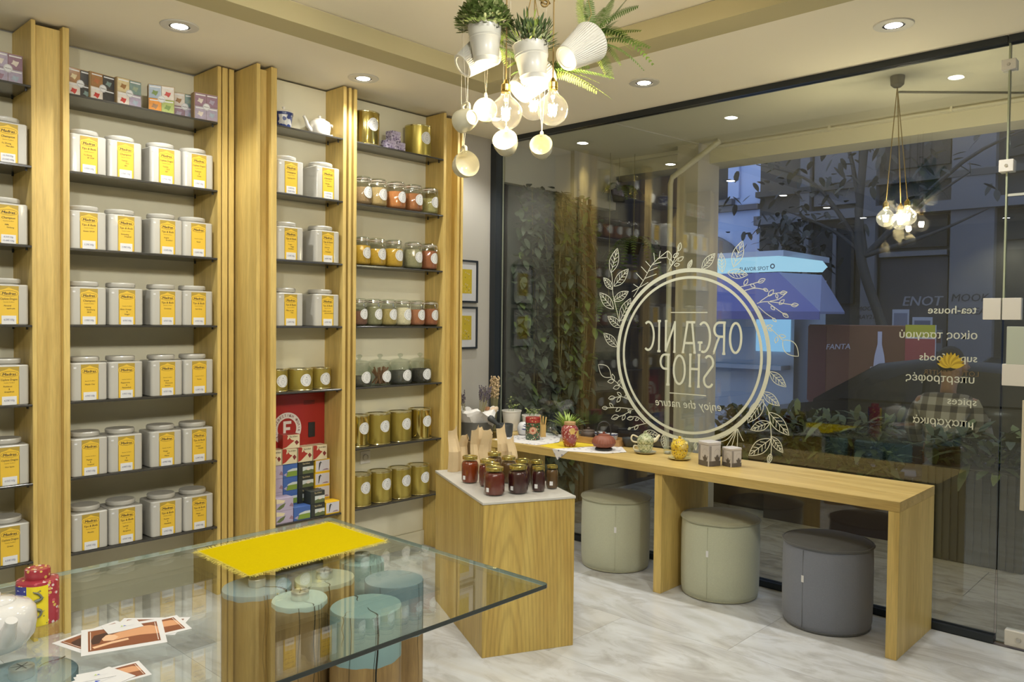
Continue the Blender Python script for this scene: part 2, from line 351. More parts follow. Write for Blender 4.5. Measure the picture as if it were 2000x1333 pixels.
LOOP = [(-0.08,0.661,-0.068,0.713),(-0.14,0.605,-0.159,0.665),(-0.12,0.622,-0.08,0.647),(-0.086,0.597,-0.044,0.622),(-0.129,0.569,-0.14,0.611),(-0.112,0.571,-0.072,0.577),(0.372,0.434,0.395,0.47),(0.413,0.439,0.443,0.419),(0.46,0.447,0.505,0.467),(0.495,0.41,0.524,0.395),(0.525,0.366,0.558,0.403),(0.575,0.38,0.581,0.352),(0.597,0.381,0.636,0.389),(0.593,0.317,0.624,0.344),(0.665,0.312,0.708,0.315),(0.543,0.307,0.566,0.285),(0.616,0.264,0.65,0.243),(0.555,0.237,0.578,0.216),(0.517,0.183,0.556,0.194),(0.551,0.162,0.528,0.177),(0.586,0.13,0.575,0.092),(0.597,0.136,0.636,0.131),(-0.567,-0.19,-0.584,-0.15),(-0.567,-0.196,-0.621,-0.205),(-0.529,-0.225,-0.522,-0.187),(-0.521,-0.231,-0.574,-0.247),(-0.505,-0.292,-0.54,-0.273),(-0.475,-0.308,-0.453,-0.276),(-0.558,-0.308,-0.612,-0.319),(-0.512,-0.305,-0.542,-0.339),(-0.572,-0.379,-0.603,-0.35),(-0.618,-0.385,-0.665,-0.389),(-0.511,-0.374,-0.549,-0.402),(-0.525,-0.431,-0.586,-0.455),(-0.473,-0.42,-0.495,-0.457),(-0.428,-0.404,-0.451,-0.381),(-0.406,-0.433,-0.457,-0.444),(-0.362,-0.429,-0.391,-0.45),(-0.368,-0.478,-0.397,-0.512),(-0.426,-0.503,-0.449,-0.515)]
BIG = [(0.619,0.109,0.714,0.02),(-0.595,-0.172,-0.702,-0.091)]
def oval(x0, y0, x1, y1, fat):
    d = V((x1-x0, y1-y0)); n = V((-d.y, d.x)); o = []
    for k in range(13):
        t = k/12; o.append((x0+d.x*t+n.x*fat*math.sin(PI*t)**.9*(1-.25*t), y0+d.y*t+n.y*fat*math.sin(PI*t)**.9*(1-.25*t)))
    for k in range(11, 0, -1):
        t = k/12; o.append((x0+d.x*t-n.x*fat*math.sin(PI*t)**.9*(1-.25*t), y0+d.y*t-n.y*fat*math.sin(PI*t)**.9*(1-.25*t)))
    return o
for x0, y0, x1, y1 in LEAF:
    mb = MB(); ribbon(mb, oval(x0, y0, x1, y1, .24), .0045, True); d = V((x1-x0, y1-y0)); n = V((-d.y, d.x))
    ribbon(mb, [(x0, y0), (x0+d.x*.93, y0+d.y*.93)], .004)
    for t in (.22, .38, .54, .7):
        for s_ in (1, -1):
            h = .2*math.sin(PI*(t+.12))**.9*.78
            ribbon(mb, [(x0+d.x*t, y0+d.y*t), (x0+d.x*(t+.15)+s_*n.x*h, y0+d.y*(t+.15)+s_*n.y*h)], .0035)
    mb.build('leaf', DEC, wreath, 0)
for s_ in STEM:
    mb = MB(); ribbon(mb, curve2(s_) if len(s_) > 2 else s_, .0045); mb.build('stem', DEC, wreath, 0)
for q in LOOP:
    mb = MB(); ribbon(mb, oval(*q, .27), .0045, True); mb.build('bud', DEC, wreath, 0)
for q in BIG:
    mb = MB(); ribbon(mb, oval(*q, .33), .0045, True); mb.build('bud', DEC, wreath, 0)
# shop name in narrow art-nouveau capitals, strokes in a unit box (reading direction from the street)
def ell(cx, cy, rx, ry, a0, a1, n=22): return [(cx+rx*math.cos(math.radians(a0+(a1-a0)*k/n)), cy+ry*math.sin(math.radians(a0+(a1-a0)*k/n))) for k in range(n+1)]
LET = {
 'O': [ell(.5,.5,.45,.46,0,360)],
 'R': [[(.12,0),(.12,.97)], [(0,.97),(.5,.97)]+ell(.5,.75,.42,.22,90,-90)+[(.12,.53)], [(.5,.53),(.72,.3),(.95,0),(1.0,0)], [(0,0),(.25,0)]],
 'G': [ell(.55,.5,.48,.47,55,290), [(.62,.33),(1.0,.33)], [(.82,.33),(.82,.06)]],
 'A': [[(.08,0),(.30,.97)], [(.08,.97),(.72,.97)], [(.62,.97),(.92,0)], [(.14,.30),(.82,.30)], [(0,0),(.18,0)], [(.82,0),(1,0)]],
 'N': [[(.1,0),(.1,1)], [(.1,.95),(.9,.05)], [(.9,0),(.9,1)], [(.78,1),(1,1)], [(0,0),(.22,0)]],
 'I': [[(.5,0),(.5,1)], [(.1,1),(.9,1)], [(.1,0),(.9,0)]],
 'C': [ell(.58,.5,.5,.47,60,300)],
 'S': [ell(.5,.76,.40,.22,40,200,12)+ell(.5,.23,.42,.22,20,-150,12)],
 'H': [[(.12,0),(.12,1)], [(.88,0),(.88,1)], [(.12,.55),(.88,.55)], [(0,0),(.24,0)], [(.76,0),(1,0)], [(0,1),(.24,1)], [(.76,1),(1,1)]],
 'P': [[(.15,0),(.15,.97)], [(0,.97),(.5,.97)]+ell(.5,.74,.42,.23,90,-90)+[(.15,.51)], [(0,0),(.32,0)]],
}
mb = MB()
for ch, a, b, z0, z1 in (('O',.282,.364,.018,.214),('R',.173,.257,.018,.214),('G',.066,.158,.018,.214),('A',-.046,.055,.018,.214),('N',-.173,-.091,.018,.214),('I',-.231,-.2,.018,.214),('C',-.335,-.249,.018,.214),
                         ('S',.109,.183,-.194,.004),('H',.007,.087,-.194,.004),('O',-.107,-.017,-.194,.004),('P',-.207,-.133,-.194,.004)):
    for st in LET[ch]: ribbon(mb, [(b-(b-a)*x, z0+(z1-z0)*y) for x, y in st], .0145)
for z_ in (.27, -.247): ribbon(mb, [(-.131, z_), (.132, z_)], .006)
text(mb, 'enjoy the nature', .075, gl(2.627-.0, .988+.02), 'c', shear=.25, bold=.0, width=.50/7.0)
mb.build('lettering', DEC, wreath, 0)
mb = MB()
for s_, z_, y_ in (('tea-house', 1.609, 1.017), ('\u03bf\u03af\u03ba\u03bf\u03c2 \u03c4\u03c3\u03b1\u03b3\u03b9\u03bf\u03cd', 1.482, 1.012), ('super foods', 1.368, 1.010), ('\u03c5\u03c0\u03b5\u03c1\u03c4\u03c1\u03bf\u03c6\u03ad\u03c2', 1.262, 1.02), ('spices', 1.152, 1.008), ('\u03bc\u03c0\u03b1\u03c7\u03b1\u03c1\u03b9\u03ba\u03ac', 1.043, 1.02)):
    text(mb, s_, .056, gl(y_, z_), 'l', bold=.02)
mb.build('lettering', DEC, win, 0)
mb = MB()
for k in range(11):        # lotus petals
    a = math.radians(-75+15*k); L_ = .062+.012*math.cos(a)
    x1_, z1_ = math.sin(a)*L_, max(.016, math.cos(a)*L_*1.05)
    po = oval(0, 0, x1_, z1_, .20); mb.add([(-x, y, -.00012*k) for x, y in po], [tuple(range(len(po)))], k % 2, gl(1.127, 1.337))
lot = mb.build('lotus_decal', [plain('gold_vinyl', (.58,.42,.04), .6), plain('ochre_vinyl', (.40,.27,.02), .6)], win, 0)
mb = MB(); text(mb, 'LOTUS CENTER', .036, gl(1.127, 1.297), 'c'); mb.build('lettering', plain('brown_vinyl', (.16,.11,.05), .5), lot, 0)
# door
door = thing('door_1', None, None); door['kind'] = 'structure'
pane('glass_pane', 4.455, 4.465, -.10, .899, .012, 2.172, door)
pane('transom_pane', 4.455, 4.465, -.10, .896, 2.186, 2.905, door)
MB().box(4.453, 4.467, -.1, .9, 2.173, 2.185).build('transom_rail', plain('pale_rail', (.55,.56,.50), .3), door)
MB().box(4.43, 4.49, -.12, .905, 2.905, 2.95).build('top_rail', BLACKF, door)
for z_, y0, y1, h in ((2.801, .872, .934, .05), (2.319, .872, .934, .058)):
    MB().rbox(0, 0, -.03, .03, y1-y0, h, .004, .002, T=Tr(4.46, (y0+y1)/2, z_) @ Ry(PI/2) @ Rz(PI/2)).lathe([(.008,0),(.006,.004),(0,.004)], 10, 1, Tr(4.43, (y0+y1)/2, z_) @ Ry(-PI/2)).build('patch_fitting', [WHITE, STEEL], door)
for y0, y1, z0, z1, m_ in ((.912,.988,1.579,1.684, WHITE), (.827,.906,1.579,1.684, WHITE), (.72,.884,1.365,1.547, plain('sage_plate', (.50,.55,.46), .5)), (.72,.90,1.262,1.366, WHITE)):
    MB().rbox(0, 0, -.018, .018, y1-y0, z1-z0, .003, .0015, T=Tr(4.46, (y0+y1)/2, (z0+z1)/2) @ Ry(PI/2) @ Rz(PI/2)).build('lock_plate', m_, door)
MB().rbox(0, 0, -.022, .022, .17, .075, .004, .002, T=Tr(4.46, .775, .045) @ Ry(PI/2) @ Rz(PI/2)).lathe([(.012,0),(.009,.008),(0,.008)], 12, 1, Tr(4.438, .80, .045) @ Ry(-PI/2)).build('bottom_patch', [WHITE, STEEL], door)
MB().tube([(4.40, .79, .68), (4.40, .79, 1.2)], .014, 10).tube([(4.40,.79,.74),(4.455,.79,.74)], .008, 8).tube([(4.40,.79,1.14),(4.455,.79,1.14)], .008, 8).build('pull_handle', plain('cream_metal', (.62,.56,.42), .35), door)

# ------------------------------------------------------------------ ceiling downlights
LENS = emis('lamp_lens', (1, .97, .90), 28)
RINGM = plain('downlight_ring', (.62,.60,.55), .35)
def downlight(x, y, label, first_five=True, first=[]):
    if not first:
        t = thing('ceiling_downlight', label, 'ceiling light', (x, y, CZ), 0, 'recessed ceiling downlights')
        MB().lathe([(.048,.0),(.050,-.006),(.085,-.006),(.088,-.003),(.088,0)], 32, cap0=False, cap1=False).build('trim_ring', RINGM, t)
        MB().lathe([(.048,-.005),(.042,.0),(.038,-.004)], 28, cap0=False, cap1=False).build('reflector', plain('reflector', (.10,.09,.08), .3, metal=.6), t)
        MB().lathe([(.0,-.0045),(.038,-.0045)], 28, cap1=False).build('lens', LENS, t)
        first.append(t)
    else: t = dup(first[0], (x, y, CZ), 0, label)
    l = light('downlight_lamp', 'SPOT', (x, y, CZ-.012), DOWN_W*(1.3 if first_five else .72), (1, .985, .93), spot_size=math.radians(128), spot_blend=.55, shadow_soft_size=.04)
    return t
for i, (x, y) in enumerate(DOWNS):
    lab = ['white ring downlight over the wide middle bay of tea tins', 'white ring downlight over the narrow bay with the teapot', 'white ring downlight in the ceiling corner beside the window',
           'white ring downlight above the window counter, behind the fern pot', 'white ring downlight above the counter end, close to the glass door'][i] if i < 5 else 'white ring downlight out of direct view, %s of the mirrored ones and added fills' % ['first','second','third','fourth','fifth','sixth','seventh','eighth','ninth','tenth','eleventh','twelfth','thirteenth'][i-5]
    downlight(x, y, lab, i < 5)

for k, ((x, y), tg) in enumerate(AIMED_FILL):
    t = thing('fill_spotlight', 'unseen tilted fill spotlight added behind the viewpoint, %s of three aimed at the shelves' % ('first', 'second', 'third')[k], 'ceiling light', (x, y, 3.035 if x > -2.6 else CZ), 0, 'added fill spots')
    d = (V(tg)-V((x, y, 2.93))).normalized(); q = d.to_track_quat('-Z', 'Y').to_matrix().to_4x4()
    MB().lathe([(.05,0),(.05,-.012),(0,-.012)], 24).build('base', RINGM, t); MB().tube([(0,0,-.012),(0,0,-.06)], .008, 8).build('arm', RINGM, t)
    MB(Tr(0,0,-.085) @ q).lathe([(0,.06),(.035,.06),(.045,-.05),(.041,-.05),(.034,.03)], 24, cap1=False).build('head', RINGM, t); MB(Tr(0,0,-.085) @ q).lathe([(0,-.040),(.040,-.040)], 24, cap1=False).build('lens', LENS, t)
    o = light('fill_spot_lamp', 'SPOT', V((x, y, 2.95))+d*.06, AIM_FILL_W, (1, .985, .93), spot_size=math.radians(88), spot_blend=.7, shadow_soft_size=.09); o.rotation_euler = d.to_track_quat('-Z', 'Y').to_euler()

# ------------------------------------------------------------------ shelving along the back wall
SZ = [2.622, 2.250, 1.878, 1.505, 1.131, .757, .386]
Y1, B1 = 4.21, 4.495      # front and back of the two deep bays
Y2, B2 = 4.00, 4.182      # front and back of the two shallow bays
TOP = 2.93
def board(name, x0, x1, y0, y1, z0, z1, par, mat=OAK):
    cx, cy, cz = (x0+x1)/2, (y0+y1)/2, 0
    o = MB().rbox(0, 0, z0, z1, x1-x0, y1-y0, .0012, .0012, 1).build(name, mat, par, 30); o.location = V((cx, cy, 0))-par.location; return o
def shelves(par, x0, x1, y0, y1, zs):
    for z in zs:
        o = MB().rbox(0, 0, z-.010, z, x1-x0, y1-y0, .001, .001, 1).build('shelf', SMOKE, par, 30); o.location = V(((x0+x1)/2, (y0+y1)/2, 0))-par.location
        for xx in (x1-.012,):
            for yy in (y0+.035, y1-.04):
                p = MB().lathe([(.005,z-.022),(.005,z-.010)], 8).build('shelf_pin', BLACK, par); p.location = V((xx, yy, 0))-par.location
ua = thing('shelving_unit', 'oak shelving bay cut by the picture edge, single column of tea tins showing', 'shelving', (.8, 4.3, 0), 0, 'oak shelving bays')
board('side_panel', 1.2155, 1.234, Y1, 4.50, 0, TOP, ua); board('side_panel', .31, .33, Y1, 4.50, 0, TOP, ua)
board('back_panel', .33, 1.2155, B1, 4.508, .1, TOP, ua, CREAM); shelves(ua, .33, 1.2155, Y1, B1, SZ)
ub = thing('shelving_unit', 'oak shelving bay with six full rows of four white tea tins', 'shelving', (1.75, 4.3, 0), 0, 'oak shelving bays')
board('recess_panel', 1.2345, 1.350, 4.245, 4.26, 0, 2.92, ub); board('side_fin', 1.350, 1.379, Y1, 4.495, 0, TOP, ub)
board('back_panel', 1.379, 2.130, B1, 4.508, .1, TOP, ub, CREAM); board('side_panel', 2.130, 2.150, Y1, 4.50, 0, TOP, ub)
board('groove_board', 2.150, 2.228, 4.262, 4.275, 0, 2.925, ub, DARKGAP)
for x0, x1 in ((2.158, 2.189), (2.198, 2.227)): board('slat', x0, x1, 4.212, 4.262, 0, TOP, ub)
shelves(ub, 1.379, 2.130, Y1, B1, SZ)
uc = thing('shelving_unit', 'narrow oak shelving bay holding the teapot, tins and red hose cabinet', 'shelving', (2.55, 4.1, 0), 0, 'oak shelving bays')
board('pillar_panel', 2.246, 2.267, Y2, 4.34, 0, TOP, uc); board('recess_panel', 2.267, 2.333, 4.05, 4.064, 0, 2.92, uc); board('side_fin', 2.333, 2.368, Y2, B2, 0, TOP, uc)
board('back_panel', 2.368, 2.808, B2, 4.196, .72, TOP, uc, CREAM); board('back_panel', 2.368, 2.808, B2, 4.196, .1, .685, uc, CREAM); board('side_panel', 2.808, 2.831, Y2, B2+.01, 0, TOP, uc)
board('groove_board', 2.831, 2.908, 4.05, 4.062, 0, 2.925, uc, DARKGAP)
for x0, x1 in ((2.849, 2.869), (2.886, 2.908)): board('slat', x0, x1, 4.002, 4.05, 0, TOP, uc)
shelves(uc, 2.368, 2.808, Y2, B2, SZ[:5]+[.386])
ud = thing('shelving_unit', 'oak shelving bay of spice jars and gold tins beside the white wall', 'shelving', (3.3, 4.1, 0), 0, 'oak shelving bays')
board('back_panel', 2.9085, 3.609, B2, 4.196, .1, TOP, ud, CREAM); board('side_panel', 3.609, 3.632, Y2, 4.33, 0, TOP, ud)
board('plinth', 2.9085, 3.609, B2-.012, B2-.0005, 0, .10, ud, CREAM)
board('recess_panel', 3.632, 3.735, 4.056, 4.07, 0, 2.92, ud); board('side_fin', 3.735, 3.757, Y2, 4.33, 0, TOP, ud)
board('slat', 3.772, 3.791, 4.0, 4.05, 0, TOP, ud); board('groove_board', 3.757, 3.791, 4.05, 4.062, 0, 2.925, ud, DARKGAP)
shelves(ud, 2.9085, 3.609, Y2, B2, SZ)

# ------------------------------------------------------------------ square white tea tins
TINW = plain('tin_enamel', (.49,.475,.425), .32, coat=.2)
LABY = plain('label_yellow', (.74,.48,.04), .5); LABD = plain('label_gold_edge', (.42,.29,.04), .5); LABL = plain('label_pale', (.85,.66,.22), .5)
PENB = plain('pen_ink', (.06,.07,.16), .6)
W_, H_ = .168, .187
def tin_proto():
    t = thing('tea_tin', 'tin', 'tin', (0,0,-5))
    b = MB().rbox(0, 0, 0, H_, W_, W_, .018, .004, 4).build('body', TINW, t)
    def octo(r, k, z): return [(r*math.cos(PI*2*i/16+k)*(1 if i % 2 else 1.03), r*math.sin(PI*2*i/16+k)*(1 if i % 2 else 1.03), z) for i in range(16)]
    l = MB().loft([octo(.060, 0, H_-.001), octo(.060, 0, H_+.006), octo(.068, 0, H_+.007), octo(.070, 0, H_+.010), octo(.070, 0, H_+.024), octo(.066, 0, H_+.029)]).build('lid', TINW, t)
    fy = -W_/2-.0006
    m = MB(); m.box(-.041, .041, fy, fy+.0008, .004, .180, 1)
    m.box(-.0385, .0385, fy-.0002, fy, .006, .135, 0)                        # inner yellow panel
    m.add([(-.041,fy-.0003,.150),(-.036,fy-.0003,.160),(-.016,fy-.0003,.166),(0,fy-.0003,.174),(.016,fy-.0003,.166),(.036,fy-.0003,.160),(.041,fy-.0003,.150),(.041,fy-.0003,.134),(-.041,fy-.0003,.134)], [tuple(range(9))[::-1]], 0)
    la = m.build('label', [LABY, LABD, LABL], t, 0)
    p = MB(); p.box(-.030, .030, fy-.0012, fy-.0003, .003, .043)
    pr = p.build('price_label', PAPER, t, 0)
    s = MB().box(-.074, -.062, fy+.0000, fy+.0006, .160, .168).build('sticker', PAPER, t, 0)
    return t
def oval_outline(mb, cx, cz, rx, rz, w, y):
    n = 28; o = [(cx+rx*math.cos(2*PI*k/n), y, cz+rz*math.sin(2*PI*k/n)) for k in range(n)]; q = [(cx+(rx-w)*math.cos(2*PI*k/n), y, cz+(rz-w)*math.sin(2*PI*k/n)) for k in range(n)]
    mb.add(o+q, [(k, (k+1) % n, n+(k+1) % n, n+k) for k in range(n)])
def tin_text(t, series, lines, price, dbl=None):
    fy = -W_/2-.0014; ch = {c.name.split('.')[0]: c for c in t.children}
    m = MB(); oval_outline(m, 0, .146, .038, .0135, .0011, fy)
    text(m, 'Madras', .0175, onfront(0, fy, .1398), 'c', shear=.22, bold=.05, width=.056/2.9)
    for sx in (-1, 1): m.box(sx*.0395-.0005, sx*.0395+.0005, fy, fy+.0002, .006, .14)
    z = .116
    if series:
        text(m, series, .0135, onfront(0, fy, z), 'c', shear=.15, bold=.02, width=min(.0135, .068/max(.1, (lambda q: q[3]-q[2])(tmesh(series, .15)))))
        z -= .012; text(m, 'Exquisite Tea Blend', .0055, onfront(0, fy, z)); z -= .018
    else:
        z -= .020; text(m, 'Exquisite Tea Blend', .0058, onfront(0, fy, z)); z -= .018
    for k, s in enumerate(lines):
        text(m, s, .0096, onfront((-.006, .008, 0)[k % 3] if len(lines) > 1 and s != '&' else 0, fy, z), 'c', bold=.02); z -= .0125
    m.build('lettering', INK, ch['label'], 0)
    m = MB(); zz = (.029, .012) if dbl else (.020,)
    for q, p_ in zip(zz, (price, dbl)): text(m, p_, .0125 if not dbl else .0105, onfront(0, fy-.0008, q), 'c', shear=.3, width=.0095)
    m.build('handwriting', PENB, ch['price_label'], 0)
proto = tin_proto()
first_used = []
def tin(x, y, z, rz, series, lines, price, label, group, dbl=None):
    t = dup(proto, (x, y, z), rz, label); t['group'] = group
    tin_text(t, series, lines, price, dbl); return t
ORD = ['first', 'second', 'third', 'fourth', 'fifth', 'sixth']
ROWS = ['top', 'second', 'third', 'fourth', 'fifth', 'lowest']
CH, TB, CD = 'Champion', 'Tips & Buds', 'Ceylons Dragon'
G1 = 'tea tins in the cut-off bay'; G2 = 'tea tins in the wide bay'; G3 = 'tea tins in the narrow bay'
A = [(CH, ['Fu Zhong', 'Mao Jian'], '12,75\u20ac/50g', '22,50\u20ac/100g'), (CH, ['Milk', 'Oolong'], '8,50\u20ac/50g', '15,40\u20ac/100g'), (CD, ['Almond', 'apple pie'], '4,50\u20ac/100g', None),
     (CD, ['Peddecut', '&', 'Grapefruit'], '4,50\u20ac/100g', None), (CD, ['Hot Spice'], '4,95\u20ac/100g', None), (CD, ['Orient'], '4,50\u20ac/100g', None)]
for r, (s, l, p, d) in enumerate(A):
    tin(1.122, 4.305, SZ[r+1], 0, s, l, p, 'tea tin lettered %s, %s tin of the cut-off bay' % (' '.join(x for x in l if x != '&').lower(), ROWS[r]), G1, d)
Bt = [[(TB,['Yu Zhong','SF OOP'],'5,95'),(CH,['Yunnan','FLG','401'],'5,50'),(CD,['Yunnan','FLG','407'],'5,75'),(CD,['Podocari','&','Clovis'],'5,95')],
      [(TB,['Assam GFOP'],'5,20'),(TB,['Darjeeling','FTGFOP'],'5,95'),(TB,['English','Breakfast'],'5,20'),('',['Rosal'],'5,20')],
      [(CH,['Lapsang','Souchong','2010'],'5,95'),('',['Bitter Orange','&','Ginger'],'4,95'),(TB,['Christmas'],'4,95'),(TB,['Earl Grey'],'4,95')],
      [('',['Masala Chai'],'4,95'),('',['Peppermint','&','Passionfruit'],'4,95'),('',['French','Moroccan','Jasmine'],'4,95'),('',['Rosita'],'5,20')],
      [('',['Papaya','&','Tropical'],'4,95'),('',['Peppermint','&','Mint'],'4,95'),('',['Mango','and','Melon'],'4,95'),(TB,['Darjeel','Himalia'],'5,20')],
      [(TB,['Menthe'],'4,95'),(TB,['Lychee','&','Bergamot'],'4,95'),(TB,['Passion','&','Mandarin'],'4,95'),(TB,['Mango','Bourbon'],'4,95')]]
XC = [1.4715, 1.648, 1.857, 2.031]
for r, row in enumerate(Bt):
    for k, (s, l, p) in enumerate(row):
        j = random.uniform(-.003, .003)
        tin(XC[k]+j, 4.305+random.uniform(0, .004), SZ[r+1], random.uniform(-.015, .015), s, l, p+'\u20ac/100g',
            'tea tin lettered %s, %s in the %s row of the wide bay' % (' '.join(x for x in l if x != '&').lower(), ORD[k], ROWS[r]), G2)
Ct = [[(CH,['Lapsang OTI'],'5,20\u20ac/50g','9,50\u20ac/100g'),(CH,['Matcha','Japanese'],'6,20\u20ac/50g','12,0\u20ac/100g')],[(TB,['Tropic','Magic','Rooibos'],'5,20\u20ac/100g',None),(TB,['Cherries','&','Pineapple'],'4,95\u20ac/100g',None)],[(TB,['Milky art tea','Chai'],'5,20\u20ac/100g',None),(TB,['Coffee caramel','and nut rooibos'],'4,95\u20ac/100g',None)]]
for r, row in enumerate(Ct):
    for k, (s, l, p, d) in enumerate(row):
        tin((2.462, 2.708)[k], 4.090, SZ[r+1], 0, s, l, p, 'tea tin lettered %s, %s shelf of the narrow bay' % (' '.join(x for x in l if x != '&').lower(), ('upper', 'middle', 'lower')[r]), G3, d)
def purge(o):
    for k in kids(o): purge(k)
    bpy.data.objects.remove(o)
purge(proto)

# ------------------------------------------------------------------ round shop label wrapped on jars and tins
RLAB = plain('round_label', (.68,.68,.66), .55); RPRN = plain('label_print', (.22,.22,.22), .6)
def wrap(R, u, z): a = u/R; return (R*math.sin(a), -R*math.cos(a), z)      # u runs to +x on the side facing -Y
def round_label(t, R, zc, r=.037):
    m = MB(); vs = [wrap(R+.0008, 0, zc)]; n = 28
    for k in range(n): vs.append(wrap(R+.0008, r*.55*math.cos(2*PI*k/n), zc+r*.55*math.sin(2*PI*k/n)))
    for k in range(n): vs.append(wrap(R+.0008, r*math.cos(2*PI*k/n), zc+r*math.sin(2*PI*k/n)))
    fs = [(0, 1+k, 1+(k+1) % n) for k in range(n)]+[(1+k, 1+n+k, 1+n+(k+1) % n, 1+(k+1) % n) for k in range(n)]
    m.add(vs, fs); la = m.build('label', RLAB, t, 180)
    q = MB(); R2 = R+.0016
    def patch(u, z, w, h): q.add([wrap(R2, u-w/2, z-h/2), wrap(R2, u+w/2, z-h/2), wrap(R2, u+w/2, z+h/2), wrap(R2, u-w/2, z+h/2)], [(0,1,2,3)])
    for k in range(22):
        a = 2*PI*k/22+.1
        if k in (5, 6, 16, 17): continue
        patch(.80*r*math.cos(a), zc+.80*r*math.sin(a), .0042, .0024 if k % 2 else .004)
    patch(0, zc+.45*r, .006, .005)
    for k, w_ in enumerate((.5, .72, .6, .4)): patch(0, zc+r*(.12-.2*k), r*w_, .0016)
    q.build('lettering', RPRN, la, 0); return la

# gold tins ---------------------------------------------------------
GOLD = plain('gold_tin', (.50,.40,.095), .34, metal=.75); GOLDP = plain('gold_polished', (.58,.46,.14), .14, metal=.95); RIM = plain('tin_rim', (.66,.58,.30), .18, metal=.9)
def gold_tin(x, y, z, R, h, mat, label, group, open_top=True, rl=.037, zc=None, rz=0.0):
    t = thing('gold_tin', label, 'tin', (x, y, z), rz, group)
    MB().lathe([(R-.003,0),(R-.001,.004),(R-.001,h-.006),(R-.003,h-.004)], 40).build('body', mat, t)
    MB().lathe([(R-.0005,h-.008),(R+.001,h-.004),(R,h),(R-.006,h),(R-.010,h-.006),(R*.72,h-.007),(R*.70,h-.003),(0,h-.003)], 40, cap0=False).build('lid', RIM, t)
    MB().lathe([(R-.002,0),(R+.001,.002),(R+.001,.005),(R-.001,.007)], 40, cap0=False, cap1=False).build('base_rim', RIM, t)
    round_label(t, R, h*.60 if zc is None else zc, rl); return t
for i, x in enumerate((2.992, 3.147, 3.322, 3.4975)):
    gold_tin(x, 4.092, SZ[5], .072 if i == 0 else .080, .195 if i < 3 else .20, GOLDP if i in (0, 3) else GOLD, '%s gold tin, %s counting from the slatted post on the second-lowest jar-bay shelf' % ('shiny' if i in (0, 3) else 'satin', ORD[i]), 'gold tins on the second-lowest shelf')
for i, x in enumerate((3.0, 3.163, 3.325, 3.485)):
    gold_tin(x, 4.09, SZ[6], .078, .197, GOLD, 'satin gold tin, %s counting from the slatted post on the lowest jar-bay shelf' % ORD[i], 'gold tins on the lowest shelf')
gold_tin(3.035, 4.092, SZ[0], .088, .205, GOLDP, 'tall gold tin at the slatted post on the top jar-bay shelf', 'gold tins on the top shelf', zc=.125, rl=.040)
gold_tin(3.462, 4.092, SZ[0], .088, .200, GOLD, 'tall gold tin beyond the lavender boxes on the top jar-bay shelf', 'gold tins on the top shelf', zc=.115, rl=.040)
for x, y, R, la in ((2.430, 4.09, .058, 'low gold tin half behind the oak fin above the red cabinet'), (2.572, 4.093, .079, 'low wide gold tin, middle of three above the red cabinet'), (2.722, 4.105, .066, 'low gold tin beside the side panel above the red cabinet')):
    gold_tin(x, y, SZ[4], R, .126, GOLD, la, 'low gold tins above the red cabinet', zc=.062, rl=.036)

# clip-top spice jars -----------------------------------------------
JG = glassy('jar_glass', (.88,.91,.88), 1.0, .02, 1.6)
def granular(name, c, sc=150): return plain(name, c, .85, var=.35, vscale=sc, bump=.6, bscale=sc)
def clip_jar(x, y, z, R, h, col, fill, label, group, rz=0.0):
    t = thing('spice_jar', label, 'jar', (x, y, z), rz, group)
    b = R
    prof = [(0,.004),(R*.80,.001),(R*.95,.008),(R,.022),(R,h*.66),(R*.96,h*.73),(R*.82,h*.79),(R*.80,h*.82),(R*.86,h*.84),(R*.86,h*.86)]
    MB().lathe(prof, 32, cap1=False).build('glass_body', JG, t, 60)
    f = fill*h
    MB().lathe([(0,.009),(R*.78,.009),(R*.925,.016),(R*.955,.026),(R*.955,f-.006),(R*.93,f),(0,f+.004)], 28).build('contents', col, t, 60)
    MB().lathe([(R*.87,h*.862),(R*.90,h*.87),(R*.90,h*.885),(R*.87,h*.89)], 28, cap0=False, cap1=False).build('rubber_seal', plain('seal_ring', (.62,.55,.44), .5), t, 60) if not hasattr(clip_jar, 'seal') else shared(clip_jar.seal, 'rubber_seal', t)
    MB().lathe([(R*.87,h*.89),(R*.88,h*.92),(R*.84,h*.955),(R*.6,h*.98),(R*.3,h*.985),(0,h*.985)], 28, cap0=False).build('glass_lid', JG, t, 60)
    wv = MB(); zz = h*.845
    wv.tube([(R*.885*math.cos(2*PI*k/28), R*.885*math.sin(2*PI*k/28), zz) for k in range(29)], .0021, 5)
    wv.tube([(R*.885*math.cos(2*PI*k/28), R*.885*math.sin(2*PI*k/28), h*.905) for k in range(29)], .0021, 5)
    for sx in (-1, 1):
        wv.tube(bez([(sx*.012, -R*.89, h*.905), (sx*.015, -R*.99, h*.84), (sx*.011, -R*1.04, h*.72), (0, -R*1.04, h*.66)], 5), .0018, 5)
    wv.build('wire_clip', CHROME, t, 60)
    round_label(t, R, h*.43, min(.036, R*.62)); return t
SP = {k: granular('spice_'+k, c) for k, c in dict(tan=(.34,.21,.10), sand=(.46,.31,.13), orange=(.50,.18,.05), rust=(.36,.13,.04), olive=(.42,.36,.14), yellow=(.58,.34,.03), sage=(.30,.27,.15), red=(.34,.11,.045), plum=(.20,.09,.06), moss=(.26,.24,.13), gold=(.42,.31,.11), cream=(.72,.62,.42), coral=(.40,.15,.07)).items()}
